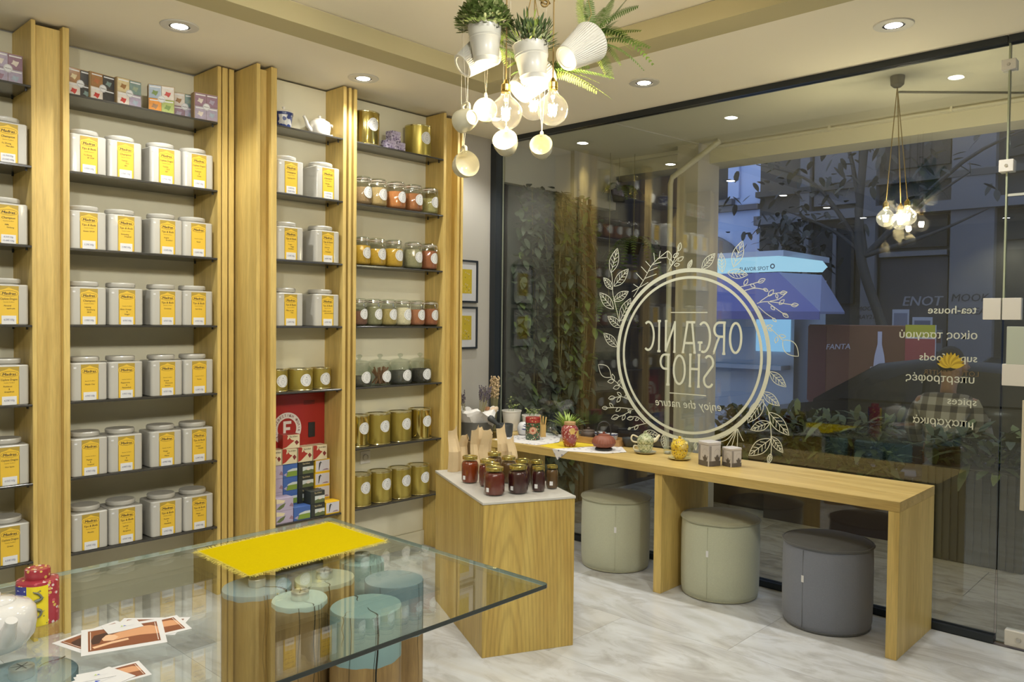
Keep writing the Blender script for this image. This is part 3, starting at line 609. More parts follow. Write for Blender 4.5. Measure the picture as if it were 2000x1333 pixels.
JR = [[(3.003,.058,'tan',.60,'tan powder'),(3.118,.060,'sand',.66,'sandy powder'),(3.262,.066,'orange',.62,'orange powder'),(3.404,.066,'rust',.64,'rust powder'),(3.548,.060,'olive',.56,'olive powder')],
      [(2.998,.056,'yellow',.68,'egg-yellow powder'),(3.112,.060,'yellow',.60,'deep yellow powder'),(3.246,.062,'yellow',.66,'sloping yellow powder'),(3.410,.062,'sage',.70,'grey-green herb'),(3.545,.060,'red',.70,'brick red flakes')],
      [(2.982,.052,'plum',.52,'plum seeds'),(3.092,.055,'moss',.70,'mossy herb'),(3.207,.056,'gold',.62,'golden seeds'),(3.324,.058,'cream',.68,'cream powder'),(3.442,.056,'coral',.62,'coral flakes'),(3.560,.056,'red',.66,'red-brown flakes')]]
JN = ['upper spice shelf', 'middle spice shelf', 'lower spice shelf']
for r, row in enumerate(JR):
    for k, (x, R, m_, fl_, nm) in enumerate(row):
        clip_jar(x, 4.072, SZ[r+1], R, .184 if r < 2 else .176, SP[m_], fl_, 'clip-top glass jar of %s, %s on the %s from the slats' % (nm, ORD[k], JN[r]), 'clip-top jars on the %s' % JN[r], .12)
# knob-lid jars
def knob_jar(x, y, z, R, col, fill, label, sticks=False):
    t = thing('herb_jar', label, 'jar', (x, y, z), 0, 'knob-lid herb jars')
    MB().lathe([(0,.003),(R*.9,.002),(R,.012),(R,.098),(R*.93,.118),(R*.80,.130),(R*.78,.140),(R*.84,.143)], 36, cap1=False).build('glass_body', JG, t, 60)
    if sticks:
        q = MB()
        for k in range(26):
            a = random.uniform(0, 2*PI); rr = random.uniform(0, R*.70); b_ = a+random.uniform(2, 4)
            q.tube([(rr*math.cos(a), rr*math.sin(a), .010), (R*.72*math.cos(b_)*random.random(), R*.72*math.sin(b_)*random.random(), random.uniform(.08,.12))], .005, 5)
        q.build('contents', col, t, 60)['kind'] = 'stuff'
    else:
        MB().lathe([(0,.008),(R*.88,.008),(R*.955,.016),(R*.955,fill-.006),(R*.92,fill),(0,fill+.006)], 28).build('contents', col, t, 60)
    lid = MB().lathe([(R*.86,.144),(R*.92,.147),(R*.90,.153),(R*.5,.162),(R*.16,.166)], 36, cap0=True, cap1=False).build('glass_lid', JG, t, 60)
    MB().lathe([(R*.14,.166),(R*.10,.172),(R*.22,.182),(R*.24,.190),(R*.14,.197),(0,.198)], 20, cap0=False).build('knob', JG, lid, 60)
    round_label(t, R, .058, .036)
DK = granular('herb_dark', (.045,.04,.03), 90); DG = granular('herb_grey', (.10,.095,.08), 60); CIN = plain('cinnamon', (.26,.13,.06), .8, var=.3)
for x, m_, fl_, st, la in ((3.0, DG, .062, False, 'knob-lid glass jar of dark herb, at the slatted post'), (3.160, CIN, .1, True, 'knob-lid glass jar of brown bark sticks'), (3.326, DG, .085, False, 'knob-lid glass jar of grey leaves beside the bark sticks'), (3.495, DK, .090, False, 'knob-lid glass jar of nearly black leaves by the side panel')):
    knob_jar(x, 4.092, SZ[4], .078, m_, fl_, la, st)

# ------------------------------------------------------------------ small cartons on the shelves
def flat(name, c, **k): return plain(name, c, k.pop('rough', .4), **k)
KRAFT = flat('kraft', (.36,.25,.12), rough=.7)
P_ = {k: flat('print_'+k, c, rough=.22, coat=.4, var=.25, vscale=60) for k, c in dict(brown=(.32,.17,.07), cream=(.62,.52,.30), terra=(.42,.16,.07), white=(.68,.62,.55), red=(.50,.06,.05), dark=(.06,.06,.06), teal=(.20,.28,.26), lilac=(.40,.35,.45), green=(.16,.24,.05), sky=(.35,.42,.50), orange=(.70,.26,.02), lime=(.36,.42,.12), mauve=(.30,.19,.25), leaf=(.30,.36,.26)).items()}
def pack(x, y, rz, pics, label):
    t = thing('tea_box', label, 'box', (x, y, SZ[0]), rz, 'gift boxes of four teas on the top shelves'); w, h, d = .128, .146, .055
    MB().rbox(0, 0, 0, h, w, d, .002, .001, 1).build('box', KRAFT, t)
    fy = -d/2
    cells = [(-w/2+.003, -.001, h*.5+.001, h-.004), (.001, w/2-.003, h*.5+.001, h-.004), (-w/2+.003, -.001, .004, h*.5-.001), (.001, w/2-.003, .004, h*.5-.001)]
    for (x0, x1, z0, z1), (a, b) in zip(cells, pics):
        m = MB(); m.box(x0, x1, fy-.003, fy+.001, z0, z1, 0)
        cx, cz = (x0+x1)/2, z0+(z1-z0)*.42; n = 9; rr = (x1-x0)*.33     # motif blob
        m.add([(cx+rr*math.cos(2*PI*k/n)*(1 if k % 2 else .62), fy-.0034, cz+rr*.8*math.sin(2*PI*k/n)*(1 if k % 2 else .62)) for k in range(n)], [tuple(range(n))], 1)
        m.box(x0+.004, x1-.004, fy-.0036, fy-.003, z1-.012, z1-.006, 2)
        m.build('sachet', [P_[a], P_[b], PAPER], t, 0)
    s = MB(); s.lathe([(.0,.0012),(.019,.0012),(.019,0)], 20, T=onfront(0, fy-.0045, h*.5) @ Rx(PI) if False else Tr(0, fy-.0036, h*.5) @ Rx(PI/2))
    se = s.build('seal', PAPER, t)
    q = MB(); text(q, 'Madras', .008, onfront(0, fy-.0056, h*.5-.003), 'c', .2, .02, width=.026/2.9); 
    for k in range(20):
        a = 2*PI*k/20; q.box(.0165*math.cos(a)-.001, .0165*math.cos(a)+.001, fy-.0056, fy-.005, h*.5+.0165*math.sin(a)-.001, h*.5+.0165*math.sin(a)+.001)
    q.build('lettering', INK, se, 0)
brn = [('brown','cream'),('dark','dark'),('white','red'),('dark','teal')]
pack(1.447, 4.31, .16, brn, 'four-tea gift box with star motif and black strip, beside the oak fin')
pack(1.552, 4.31, .18, [('brown','terra'),('dark','teal'),('white','red'),('dark','dark')], 'four-tea gift box with red star, second along the top shelf')
pack(1.680, 4.30, .10, [('cream','brown'),('teal','leaf'),('white','red'),('lilac','sky')], 'four-tea gift box with red star and green leaf pictures')
pack(1.848, 4.28, -.30, [('sky','green'),('white','red'),('orange','brown'),('lime','green')], 'four-tea gift box with orange and lime pictures')
pack(1.995, 4.335, -.20, [('white','brown'),('teal','leaf'),('mauve','lilac'),('lilac','sky')], 'four-tea gift box with grey leaf pictures behind the orange one')
pack(2.073, 4.25, -.12, [('mauve','white'),('mauve','lilac'),('lilac','white'),('lilac','sky')], 'four-tea gift box with lilac pictures near the slats')
pack(1.135, 4.30, .05, [('lilac','white'),('mauve','white'),('lilac','mauve'),('lilac','sky')], 'lilac four-tea gift box in the cut-off bay')

def carton(x, y, z, w, d, h, side, front, label, group, motif, rz=0.0):
    t = thing('tea_carton', label, 'box', (x, y, z), rz, group)
    MB().rbox(0, 0, 0, h, w, d, .0012, .001, 1).build('box', side, t)
    m = MB(); fy = -d/2-.0004; m.box(-w/2+.002, w/2-.002, fy, fy+.0006, .002, h-.002, 0); y2 = fy-.0003
    def poly(pts, mi): m.add([(px*w/2, y2-.0001*mi, h*pz) for px, pz in pts], [tuple(range(len(pts)))], mi)
    mats = motif(poly)
    m.build('print', [front]+mats, t, 0)
    if motif is red_motif or motif is dark_motif:
        q = MB(); text(q, 'Tips & Buds', .013, onfront(.012 if motif is red_motif else 0, fy-.0012, h*.80), 'c', .2, .02, width=.0105); q.build('lettering', INK if motif is red_motif else P_['cream'], t, 0)
    return t
RED = flat('carton_red', (.36,.035,.025)); IVORY = flat('carton_ivory', (.66,.58,.38)); BLUE = flat('carton_blue', (.06,.13,.38)); GRN = flat('carton_green', (.20,.30,.05)); LILAC = flat('carton_lilac', (.42,.36,.48)); BLK = flat('carton_black', (.035,.04,.035)); YEL = flat('carton_yellow', (.80,.50,.02)); MIST = flat('carton_mist', (.58,.56,.60)); OLV = flat('carton_olive', (.12,.15,.06)); SKYW = flat('carton_sky', (.55,.60,.58)); DKR = flat('carton_berry', (.20,.03,.03))
def red_motif(p):
    p([(-1,.05),(-1,1),(-.55,1),(.0,.62),(.35,.55),(-.1,.35),(-.6,.12)], 1); p([(.35,.45),(.62,.58),(.9,.40),(.6,.22)], 2); p([(-.45,.85),(-.25,.95),(-.3,.7),(-.5,.66)], 3); return [RED, DKR, IVORY]
def blue_motif(p):
    p([(-.6,.05),(.95,.05),(.95,.42),(.2,.50),(-.35,.40)], 1); p([(-.5,.42),(.95,.44),(.95,.62),(.3,.62),(-.3,.52)], 2); p([(-.95,.22),(-.5,.36),(-.55,.10)], 3); return [GRN, SKYW, LILAC]
def lil_motif(p):
    p([(-1,.62),(-.2,.60),(.05,.8),(-1,.98)], 1); p([(-1,.18),(-.55,.45),(.1,.62),(-.15,.28),(-.6,.12)], 2); p([(.5,.3),(.75,.55),(1,.4),(1,.2)], 3); return [IVORY, OLV, P_['mauve']]
def dark_motif(p):
    p([(-.45,.08),(.97,.08),(.97,.62),(-.45,.62)], 1); p([(-.45,.08),(.97,.08),(.97,.34),(.3,.42),(-.45,.30)], 2); p([(-.1,.40),(.3,.56),(.75,.40),(.3,.32)], 3); return [SKYW, OLV, P_['white']]
def yel_motif(p):
    p([(-.93,.10),(.93,.10),(.93,.93),(-.93,.93)], 1); p([(-.55,.2),(-.48,.2),(-.25,.75),(-.05,.70),(-.3,.86),(-.5,.74)], 2); p([(-.1,.16),(.9,.16),(.6,.26),(.2,.24)], 3); return [MIST, BLK, P_['mauve']]
zs = SZ[6]; ch = .079
def stack(xs, y, n, z0, args, names, grp, w, d=.078, h=ch):
    for k in range(n):
        carton(xs, y, zs+(z0+k)*(h+.0006), w, d, h, args[0], args[1], names % ['lowest', 'second up', 'third up', 'topmost'][min(3, z0+k)], grp, args[2], random.uniform(-.02, .02))
GB = 'tea cartons stacked under the red cabinet'
stack(2.421, 4.135, 4, 0, (LILAC, LILAC, lil_motif), 'lilac tea carton of the rear stack by the fin, %s', GB, .098)
stack(2.519, 4.135, 4, 0, (BLUE, BLUE, blue_motif), 'blue landscape tea carton of the rear stack, %s', GB, .094)
stack(2.624, 4.135, 4, 0, (BLK, BLK, dark_motif), 'black tea carton of the rear stack, %s', GB, .104)
stack(2.738, 4.135, 4, 0, (YEL, YEL, yel_motif), 'yellow-edged tea carton of the rear stack, %s', GB, .104)
stack(2.432, 4.048, 2, 0, (LILAC, LILAC, lil_motif), 'lilac tea carton in the front row, %s', GB, .108, .076, .072)
stack(2.545, 4.048, 1, 0, (BLUE, BLUE, blue_motif), 'blue landscape tea carton standing alone in the front row, %s', GB, .110, .076, .078)
stack(2.650, 4.048, 2, 0, (BLK, BLK, dark_motif), 'black tea carton in the front row, %s', GB, .094, .076, .076)
stack(2.752, 4.048, 1, 0, (YEL, YEL, yel_motif), 'yellow tea carton in the front row beside the side panel, %s', GB, .098, .076, .074)
z4 = zs+4*(ch+.0006)
for k, x in enumerate((2.413, 2.511, 2.614, 2.716)):
    carton(x, 4.130, z4, .0965 if k else .088, .082, .088, IVORY, IVORY, 'red and ivory tea carton, %s of the row of four' % ORD[k], GB, red_motif)
carton(2.525, 4.128, z4+.0885, .105, .082, .082, RED, IVORY, 'red and ivory tea carton alone on top of the row', GB, red_motif, -.12)
LV = floral('lavender_print', (.46,.40,.54), [(.10,.08,.14), (.60,.56,.66), (.22,.17,.30)], 90, .35, .5, .3)
for x, z, y, la in ((3.205, 0, 4.075, 'lavender soap carton, lower pair, beside the shiny gold tin'), (3.284, 0, 4.08, 'lavender soap carton, lower pair, beside the satin gold tin'), (3.244, .064, 4.078, 'lavender soap carton on top of the other two')):
    t = thing('soap_carton', la, 'box', (x, y, SZ[0]+z), random.uniform(-.1, .1), 'lavender cartons on the top shelf')
    MB().rbox(0, 0, 0, .063, .076, .06, .0015, .001, 1).build('box', LV, t); MB().box(-.03, .0, -.0309, -.0302, .04, .054).build('label', P_['lilac'], t, 0)

# ------------------------------------------------------------------ hose cabinet, socket
t = thing('hose_cabinet', 'red fire hose cabinet with white letter badge behind the cartons', 'cabinet', (2.588, 4.18, 0), 0)
REDC = flat('cabinet_red', (.33,.022,.018), rough=.3)
MB().rbox(0, 0, .69, 1.112, .425, .02, .002, .002, 2).build('case', REDC, t)
d_ = MB().rbox(0, -.014, .70, 1.102, .404, .008, .004, .002, 2).build('door', REDC, t)
MB().rbox(.115, -.019, .835, .925, .046, .006, .004, .002, 2).build('handle', BLACK, d_)
m = MB()
for k in range(3): m.box(.06, .135, -.0195, -.018, 1.035+.009*k, 1.039+.009*k)
m.build('vent', flat('vent_dark', (.10,.01,.01)), d_, 0)
m = MB(); bx, bz = -.052, .899; Tb = lambda r0, r1: None
def annulus(m, cx, cz, r0, r1, y, n=40):
    o = [(cx+r1*math.cos(2*PI*k/n), y, cz+r1*math.sin(2*PI*k/n)) for k in range(n)]; q = [(cx+r0*math.cos(2*PI*k/n), y, cz+r0*math.sin(2*PI*k/n)) for k in range(n)]
    m.add(o+q, [(k, (k+1) % n, n+(k+1) % n, n+k) for k in range(n)])
annulus(m, bx, bz, .062, .096, -.0186); annulus(m, bx, bz, .001, .003, -.0186)
for x0, x1, z0, z1 in ((-.025,-.008,-.045,.045),(-.008,.028,.028,.045),(-.008,.02,-.008,.009),(-.008,.028,-.045,-.028)): m.box(bx+x0, bx+x1, -.0192, -.0184, bz+z0, bz+z1)
bd = m.build('badge', flat('badge_white', (.66,.60,.54)), d_, 0)
m = MB()
def arc_text(m, s, size, cx, cz, r, a0, a1, y, flip=False):
    for k, chh in enumerate(s):
        a = math.radians(a0+(a1-a0)*k/(len(s)-1))
        text(m, chh, size, Tr(cx+r*math.cos(a), y, cz+r*math.sin(a)) @ FRONT @ Rz(a-PI/2 if not flip else a+PI/2), 'c', bold=.03)
arc_text(m, '\u03a0\u03a5\u03a1\u039f\u03a3\u0392\u0395\u03a3\u03a4\u0399\u039a\u0397 \u03a6\u03a9\u039b\u0399\u0391', .021, bx, bz, .072, 195, -10, -.0195)
arc_text(m, 'FIRE HOSE', .021, bx, bz, .087, 215, 325, -.0195, True)
m.build('lettering', flat('badge_ink', (.14,.02,.02)), bd, 0)
t = thing('power_socket', 'white wall socket behind the lowest gold tins', 'socket', (3.115, 4.181, .66))
MB().rbox(0, 0, -.04, .04, .08, .008, .004, .002, 2).build('plate', WHITE, t); MB().lathe([(.021,0),(.021,-.003),(.018,-.004),(.018,.004),(0,.004)], 20, T=Tr(0,-.006,0) @ Rx(-PI/2)).build('outlet', WHITE, t)

# ------------------------------------------------------------------ china on the top shelf of the narrow bay
BLUEW = floral('blue_china', (.62,.62,.60), [(.04,.06,.20), (.05,.08,.26), (.62,.62,.6), (.03,.05,.16)], 34, .15, .62, .6)
NAVY = flat('navy_glaze', (.03,.05,.17), rough=.12, coat=.6)
t = thing('lidded_cup', 'small blue and white lidded china cup by the oak fin', 'cup', (2.466, 4.095, SZ[0]), 0)
MB().lathe([(.038,0),(.041,.004),(.047,.05),(.051,.085),(.052,.092)], 28).build('body', BLUEW, t); MB().lathe([(.0525,.080),(.0545,.086),(.0545,.094),(.0515,.096)], 28, cap0=False, cap1=False).build('rim_band', NAVY, t)
MB().lathe([(.054,.096),(.055,.099),(.045,.105),(.022,.112),(.008,.114),(.006,.120),(.010,.127),(.007,.133),(0,.134)], 28).build('lid', CERAM, t)
def teapot(name, label, loc, rz, s, body, prof, spout, handle, lidp, group=None, mats=None, extra=None):
    t = thing(name, label, 'teapot', loc, rz, group); mats = mats or {}
    MB().lathe([(r*s, z*s) for r, z in prof], 48).build('body', body, t, 180)
    if spout:
        pts = bez([(x*s, 0, z*s) for x, z, r in spout], 5); n = len(pts)
        rr = []
        for i in range(n):
            f = i/(n-1)*(len(spout)-1); a = min(int(f), len(spout)-2); rr.append(s*(spout[a][2]+(spout[a+1][2]-spout[a][2])*(f-a)))
        MB().tube(pts, rr, 12).build('spout', mats.get('spout', body), t, 60)
    if handle:
        pts = bez([(x*s, 0, z*s) for x, z in handle], 5); MB().tube(pts, [.0075*s/1.0*(1 if 2 < i < len(pts)-3 else .9) for i in range(len(pts))], 10).build('handle', mats.get('handle', body), t, 60)
    MB().lathe([(r*s, z*s) for r, z in lidp], 30).build('lid', mats.get('lid', body), t, 60)
    return t
PW = floral('sprig_china', (.76,.73,.66), [(.76,.73,.66)]*7+[(.45,.52,.40)], 60, .12, .35, .6)
teapot('teapot', 'white china teapot with pale green sprig on the top shelf', (2.712, 4.105, SZ[0]), .10, 1.0, PW, [(.045,0),(.055,.006),(.062,.03),(.066,.06),(.062,.088),(.045,.100),(.036,.103)],
       [(-.052,.030,.016),(-.080,.050,.012),(-.100,.085,.009),(-.116,.108,.008)], [(.060,.085),(.092,.090),(.108,.062),(.098,.03),(.060,.028)], [(.037,.103),(.034,.108),(.014,.114),(.007,.116),(.010,.124),(.007,.131),(0,.132)])

# ------------------------------------------------------------------ pictures on the white wall
YART = floral('yellow_print', (.62,.47,.03), [(.62,.47,.03)]*2+[(.25,.22,.06), (.60,.50,.30)], 55, .5, .30, 0)
for zt, zb, la, k in ((1.998, 1.681, 'black framed yellow print on the white wall, upper of two', 0), (1.650, 1.335, 'black framed yellow print on the white wall, lower of two', 1)):
    t = thing('picture_frame', la, 'picture', (4.14, 4.345, (zt+zb)/2), 0, 'framed prints beside the window'); h = (zt-zb)/2; w_ = .120
    m = MB(); m.box(-w_, w_, -.022, 0, h-.013, h).box(-w_, w_, -.022, 0, -h, -h+.013).box(-w_, -w_+.013, -.022, 0, -h+.013, h-.013).box(w_-.013, w_, -.022, 0, -h+.013, h-.013); m.build('frame', BLACKF, t)
    MB().box(-w_+.013, w_-.013, -.012, -.002, -h+.013, h-.013).build('mat_board', PAPER, t, 0); MB().box(-.062, .062, -.013, -.0118, -.09, .09).build('print', YART, t, 0)
    MB().box(-w_+.013, w_-.013, -.017, -.015, -h+.013, h-.013).build('glazing', glassy('picture_glass', (.97,.97,.97), .5), t, 0)

# ------------------------------------------------------------------ window counter
t = thing('window_counter', 'long oak counter on three panel legs under the window', 'counter', (4.17, 2.5, 0))
def lb(name, x0, x1, y0, y1, z0, z1, par, mat):
    o = MB().rbox(0, 0, z0, z1, x1-x0, y1-y0, .0015, .0015, 1).build(name, mat, par, 30); o.location = V(((x0+x1)/2, (y0+y1)/2, 0))-par.location; return o
o = MB().prism([(-.27,-1.32),(.27,-1.32),(.27,1.825),(.02,1.825),(.02,1.34),(-.27,1.34)], .047, T=Tr(0,0,.688)).build('worktop', OAK_B, t, 0); o.location = (-.0125, 0, 0)
lb('leg', 3.888, 4.427, 1.18, 1.230, 0, .6875, t, OAK); lb('leg', 3.90, 4.427, 2.455, 2.505, 0, .6875, t, OAK); lb('leg', 3.90, 4.427, 3.78, 3.83, 0, .6875, t, OAK)
t = thing('plinth', 'brown wooden stand in the corner under the grey flower bucket', 'stand', (4.05, 4.08, 0))
lb('block', 3.875, 4.165, 3.85, 4.33, 0, .70, t, wood('brown_stand', (.16,.10,.045), (.22,.14,.06)))

# ------------------------------------------------------------------ display block with jam jars and paper bags
a_ = math.radians(-26.4); BX, BY = 2.572, 2.563      # front corner of the block
t = thing('display_block', 'oak veneered display block with a pale stone top', 'display stand', (BX, BY, 0), a_)
MB().rbox(.23, .41, 0, .706, .46, .82, .002, .001, 1).build('block', OAK_X, t, 30)
MB().rbox(.23, .41, .7065, .7185, .468, .828, .003, .0015, 2).build('stone_top', plain('pale_stone', (.50,.48,.43), .35, var=.06), t, 30)
JAMG = glassy('jam_glass', (.95,.95,.93), .9, .03); LIDG = plain('gold_lid', (.62,.50,.14), .18, metal=.9)
JAM = {'amber': plain('jam_amber', (.20,.035,.008), .2, coat=.3), 'ruby': plain('jam_ruby', (.12,.018,.010), .2, coat=.3), 'plum': plain('jam_plum', (.045,.010,.010), .2, coat=.3), 'brown': plain('jam_brown', (.10,.055,.02), .25)}
def jam(x, y, R, h, col, label, rz):
    t = thing('jam_jar', label, 'jar', (x, y, .7187), rz, 'jam jars on the display block')
    MB().lathe([(0,.002),(R*.86,.001),(R*.97,.010),(R,.022),(R,h*.66),(R*.93,h*.76),(R*.82,h*.82),(R*.82,h*.88)], 30, cap1=False).build('glass_body', JAMG, t, 60)
    MB().lathe([(0,.006),(R*.85,.005),(R*.955,.016),(R*.97,h*.64),(R*.90,h*.74),(R*.78,h*.80),(0,h*.80)], 28).build('jam', JAM[col], t, 60)
    MB().lathe([(R*.84,h*.87),(R*.89,h*.875),(R*.89,h*.885),(R*.87,h*.90),(R*.89,h*.965),(R*.86,h*.985),(R*.74,h*.985),(R*.70,h*.975),(0,h*.975)], 30, cap0=False).build('lid', LIDG, t, 40)
    s = MB(); 
    def sp(u0, u1, z0, z1, RR): s.add([wrap(RR, u0, z0), wrap(RR, (u0+u1)/2, z0), wrap(RR, u1, z0), wrap(RR, u1, z1), wrap(RR, (u0+u1)/2, z1), wrap(RR, u0, z1)], [(0,1,4,5),(1,2,3,4)])
    sp(-.008, .008, .020, .040, R+.0006); s.build('price_sticker', PAPER, t, 180)
    return t
JJ = [(2.846,2.935,.044,.138,'amber','large amber honey-coloured jam jar nearest the paper bags',-1.5),(2.848,2.812,.042,.135,'ruby','ruby jam jar beside the amber one, mostly hidden',-.9),(3.015,2.925,.041,.138,'brown','brown jam jar in the back row among the paper bags',-.7),
      (2.843,2.725,.0,0,'','',0),(2.728,2.645,.050,.135,'ruby','big ruby jam jar at the front corner of the stone slab',-1.5),(2.985,2.795,.041,.136,'brown','brown jam jar in the second row behind the front pair',-.6),(2.975,2.690,.040,.136,'plum','dark jam jar wedged behind the big plum jar',-.6),
      (2.838,2.592,.049,.136,'plum','big plum-dark jam jar beside the front ruby jar',-1.5),(3.052,2.662,.036,.125,'brown','slim jar with gold lid behind the smallest jar',-.6),(2.936,2.548,.034,.125,'plum','small dark jar with a side label at the slab edge',-1.2),(3.035,2.545,.030,.118,'brown','small pale brown jar half hidden at the slab end',-1.0),(2.792,2.722,.042,.136,'ruby','ruby jam jar directly behind the front corner jar',-.8)]
for x, y, R, h, c_, la, rz in JJ:
    if R: jam(x, y, R, h, c_, la, rz)
PBAG = plain('kraft_paper', (.58,.44,.25), .75, var=.12, vscale=18)
def bag(x, y, h, w, rz, lean, label):
    t = thing('paper_bag', label, 'bag', (x, y, .7187), rz, 'kraft paper bags on the display block'); m = MB(); rings = []
    w *= 1.32; prof = [(0,1,.026),(.25,1.0,.026),(.5,.95,.018),(.66,.86,.008),(.80,.80,.003),(.92,.74,.0015),(1,.70,.001)]
    for f, ww, dd in prof:
        z = h*f; ox = lean*f*f; sk = .012*math.sin(7*f+x*30)
        rings.append([(ox+w*ww*(-.5), sk, z), (ox+w*ww*(-.2), sk-dd, z-.004*(f > .9)), (ox+w*ww*.2, sk-dd*.9, z+.006*(f > .9)), (ox+w*ww*.5, sk+.004, z+(.0 if f < 1 else -.03*math.copysign(1, lean))), (ox+w*ww*.2, sk+dd, z), (ox+w*ww*-.2, sk+dd, z)])
    m.loft(rings).build('bag', PBAG, t, 18)
    r_ = MB().tube([(.02*math.cos(k), .02*math.sin(k)*.6, h*.55) for k in [2*PI*q/12 for q in range(13)]], .0015, 4); return t
for q in ((2.985,3.20,.225,.055,-.45,-.01,'kraft paper bag at the block corner against the shelving'),(3.05,3.205,.195,.052,-.35,.012,'kraft paper bag with bent top, second from the shelving'),(3.045,3.095,.235,.045,-.5,-.008,'narrow kraft paper bag behind the amber jar'),
          (3.08,3.06,.235,.062,-.4,.014,'widest kraft paper bag, in the middle of the row'),(3.165,3.005,.24,.055,-.45,-.012,'tall kraft paper bag in front of the stone mortar'),(3.165,2.93,.19,.045,-.4,-.014,'short kraft paper bag in front of the green canister'),(3.12,3.15,.235,.04,-.6,.01,'thin kraft paper bag behind the widest one')):
    bag(*q)

# ------------------------------------------------------------------ poufs
def fabric(name, c):
    m = plain(name, c, .9, var=.10, vscale=160, bump=.5, bscale=420, sheen=.25); return m
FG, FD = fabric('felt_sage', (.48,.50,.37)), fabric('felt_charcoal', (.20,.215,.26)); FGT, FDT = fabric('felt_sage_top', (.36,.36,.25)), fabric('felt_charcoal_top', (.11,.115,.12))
def pouf(x, y, R, h, m1, m2, rz, label):
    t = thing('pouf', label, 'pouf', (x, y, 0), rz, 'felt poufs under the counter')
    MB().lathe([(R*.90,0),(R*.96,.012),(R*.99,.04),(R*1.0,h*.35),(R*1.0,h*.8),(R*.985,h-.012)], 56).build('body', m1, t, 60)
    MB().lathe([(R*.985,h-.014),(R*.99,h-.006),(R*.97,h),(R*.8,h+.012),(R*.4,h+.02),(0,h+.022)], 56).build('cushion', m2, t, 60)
    MB().tube([(R*1.0*math.cos(2*PI*k/48), R*1.0*math.sin(2*PI*k/48), h-.006+.0012*math.sin(k*.9)) for k in range(49)], .006, 6).build('piping', m2, t, 60)
    MB().tube([(R*.94*math.cos(2*PI*k/48), R*.94*math.sin(2*PI*k/48), .010) for k in range(49)], .007, 6).build('piping', m2, t, 60)
    a = 0; MB().add([wrap(R+.0015, u, z) for u, z in ((-.007,h*.58),(.007,h*.58),(.007,h*.66),(-.007,h*.66))], [(0,1,2,3)]).build('tag', PAPER, t, 0)
    s = MB(); s.box(-.0008, .0008, -R-.0008, -R+.002, .02, h-.02); s.build('seam', m2, t, 0); return t
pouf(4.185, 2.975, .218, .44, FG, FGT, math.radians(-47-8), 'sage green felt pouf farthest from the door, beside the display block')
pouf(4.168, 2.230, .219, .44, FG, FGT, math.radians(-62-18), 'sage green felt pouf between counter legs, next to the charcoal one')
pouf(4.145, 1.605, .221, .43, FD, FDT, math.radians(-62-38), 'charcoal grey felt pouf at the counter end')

# ------------------------------------------------------------------ glass table on painted log stumps
TZ = .614
TG = glassy('table_glass', (.93,.955,.935), 1.0); TEDGE = plain('table_glass_edge', (.028,.036,.032), .12, spec=.6)
t = thing('glass_table', 'large glass table top standing on a cluster of log stumps', 'table', (1.2, 2.5, 0))
m = MB(); R_ = .018; x0, x1, y0, y1 = .25-1.2, 2.168-1.2, 1.825-2.5, 3.178-2.5
def rr(i):
    o = []
    for cx, cy, a0 in ((x1-R_, y1-R_, 0), (x0+R_, y1-R_, PI/2), (x0+R_, y0+R_, PI), (x1-R_, y0+R_, 1.5*PI)):
        for k in range(5): a = a0+PI/2*k/4; o.append((cx+(R_-i)*math.cos(a), cy+(R_-i)*math.sin(a)))
    return o
zs_ = [(.0015, TZ-.015), (0, TZ-.0135), (0, TZ-.0015), (.0015, TZ)]
m.loft([[(x, y, z) for x, y in rr(i)] for i, z in zs_])
side = plain('table_edge_brightened', (.30,.36,.31), .1, spec=.8)  # every edge but the near one: bright look put into the colour
m.m = [1 if (m.v[f[0]].y+m.v[f[2]].y)/2 < y0+.012 else 2 for f in m.f[:-2]]+[0, 0]
m.build('glass_top', [TG, TEDGE, side], t, 0)
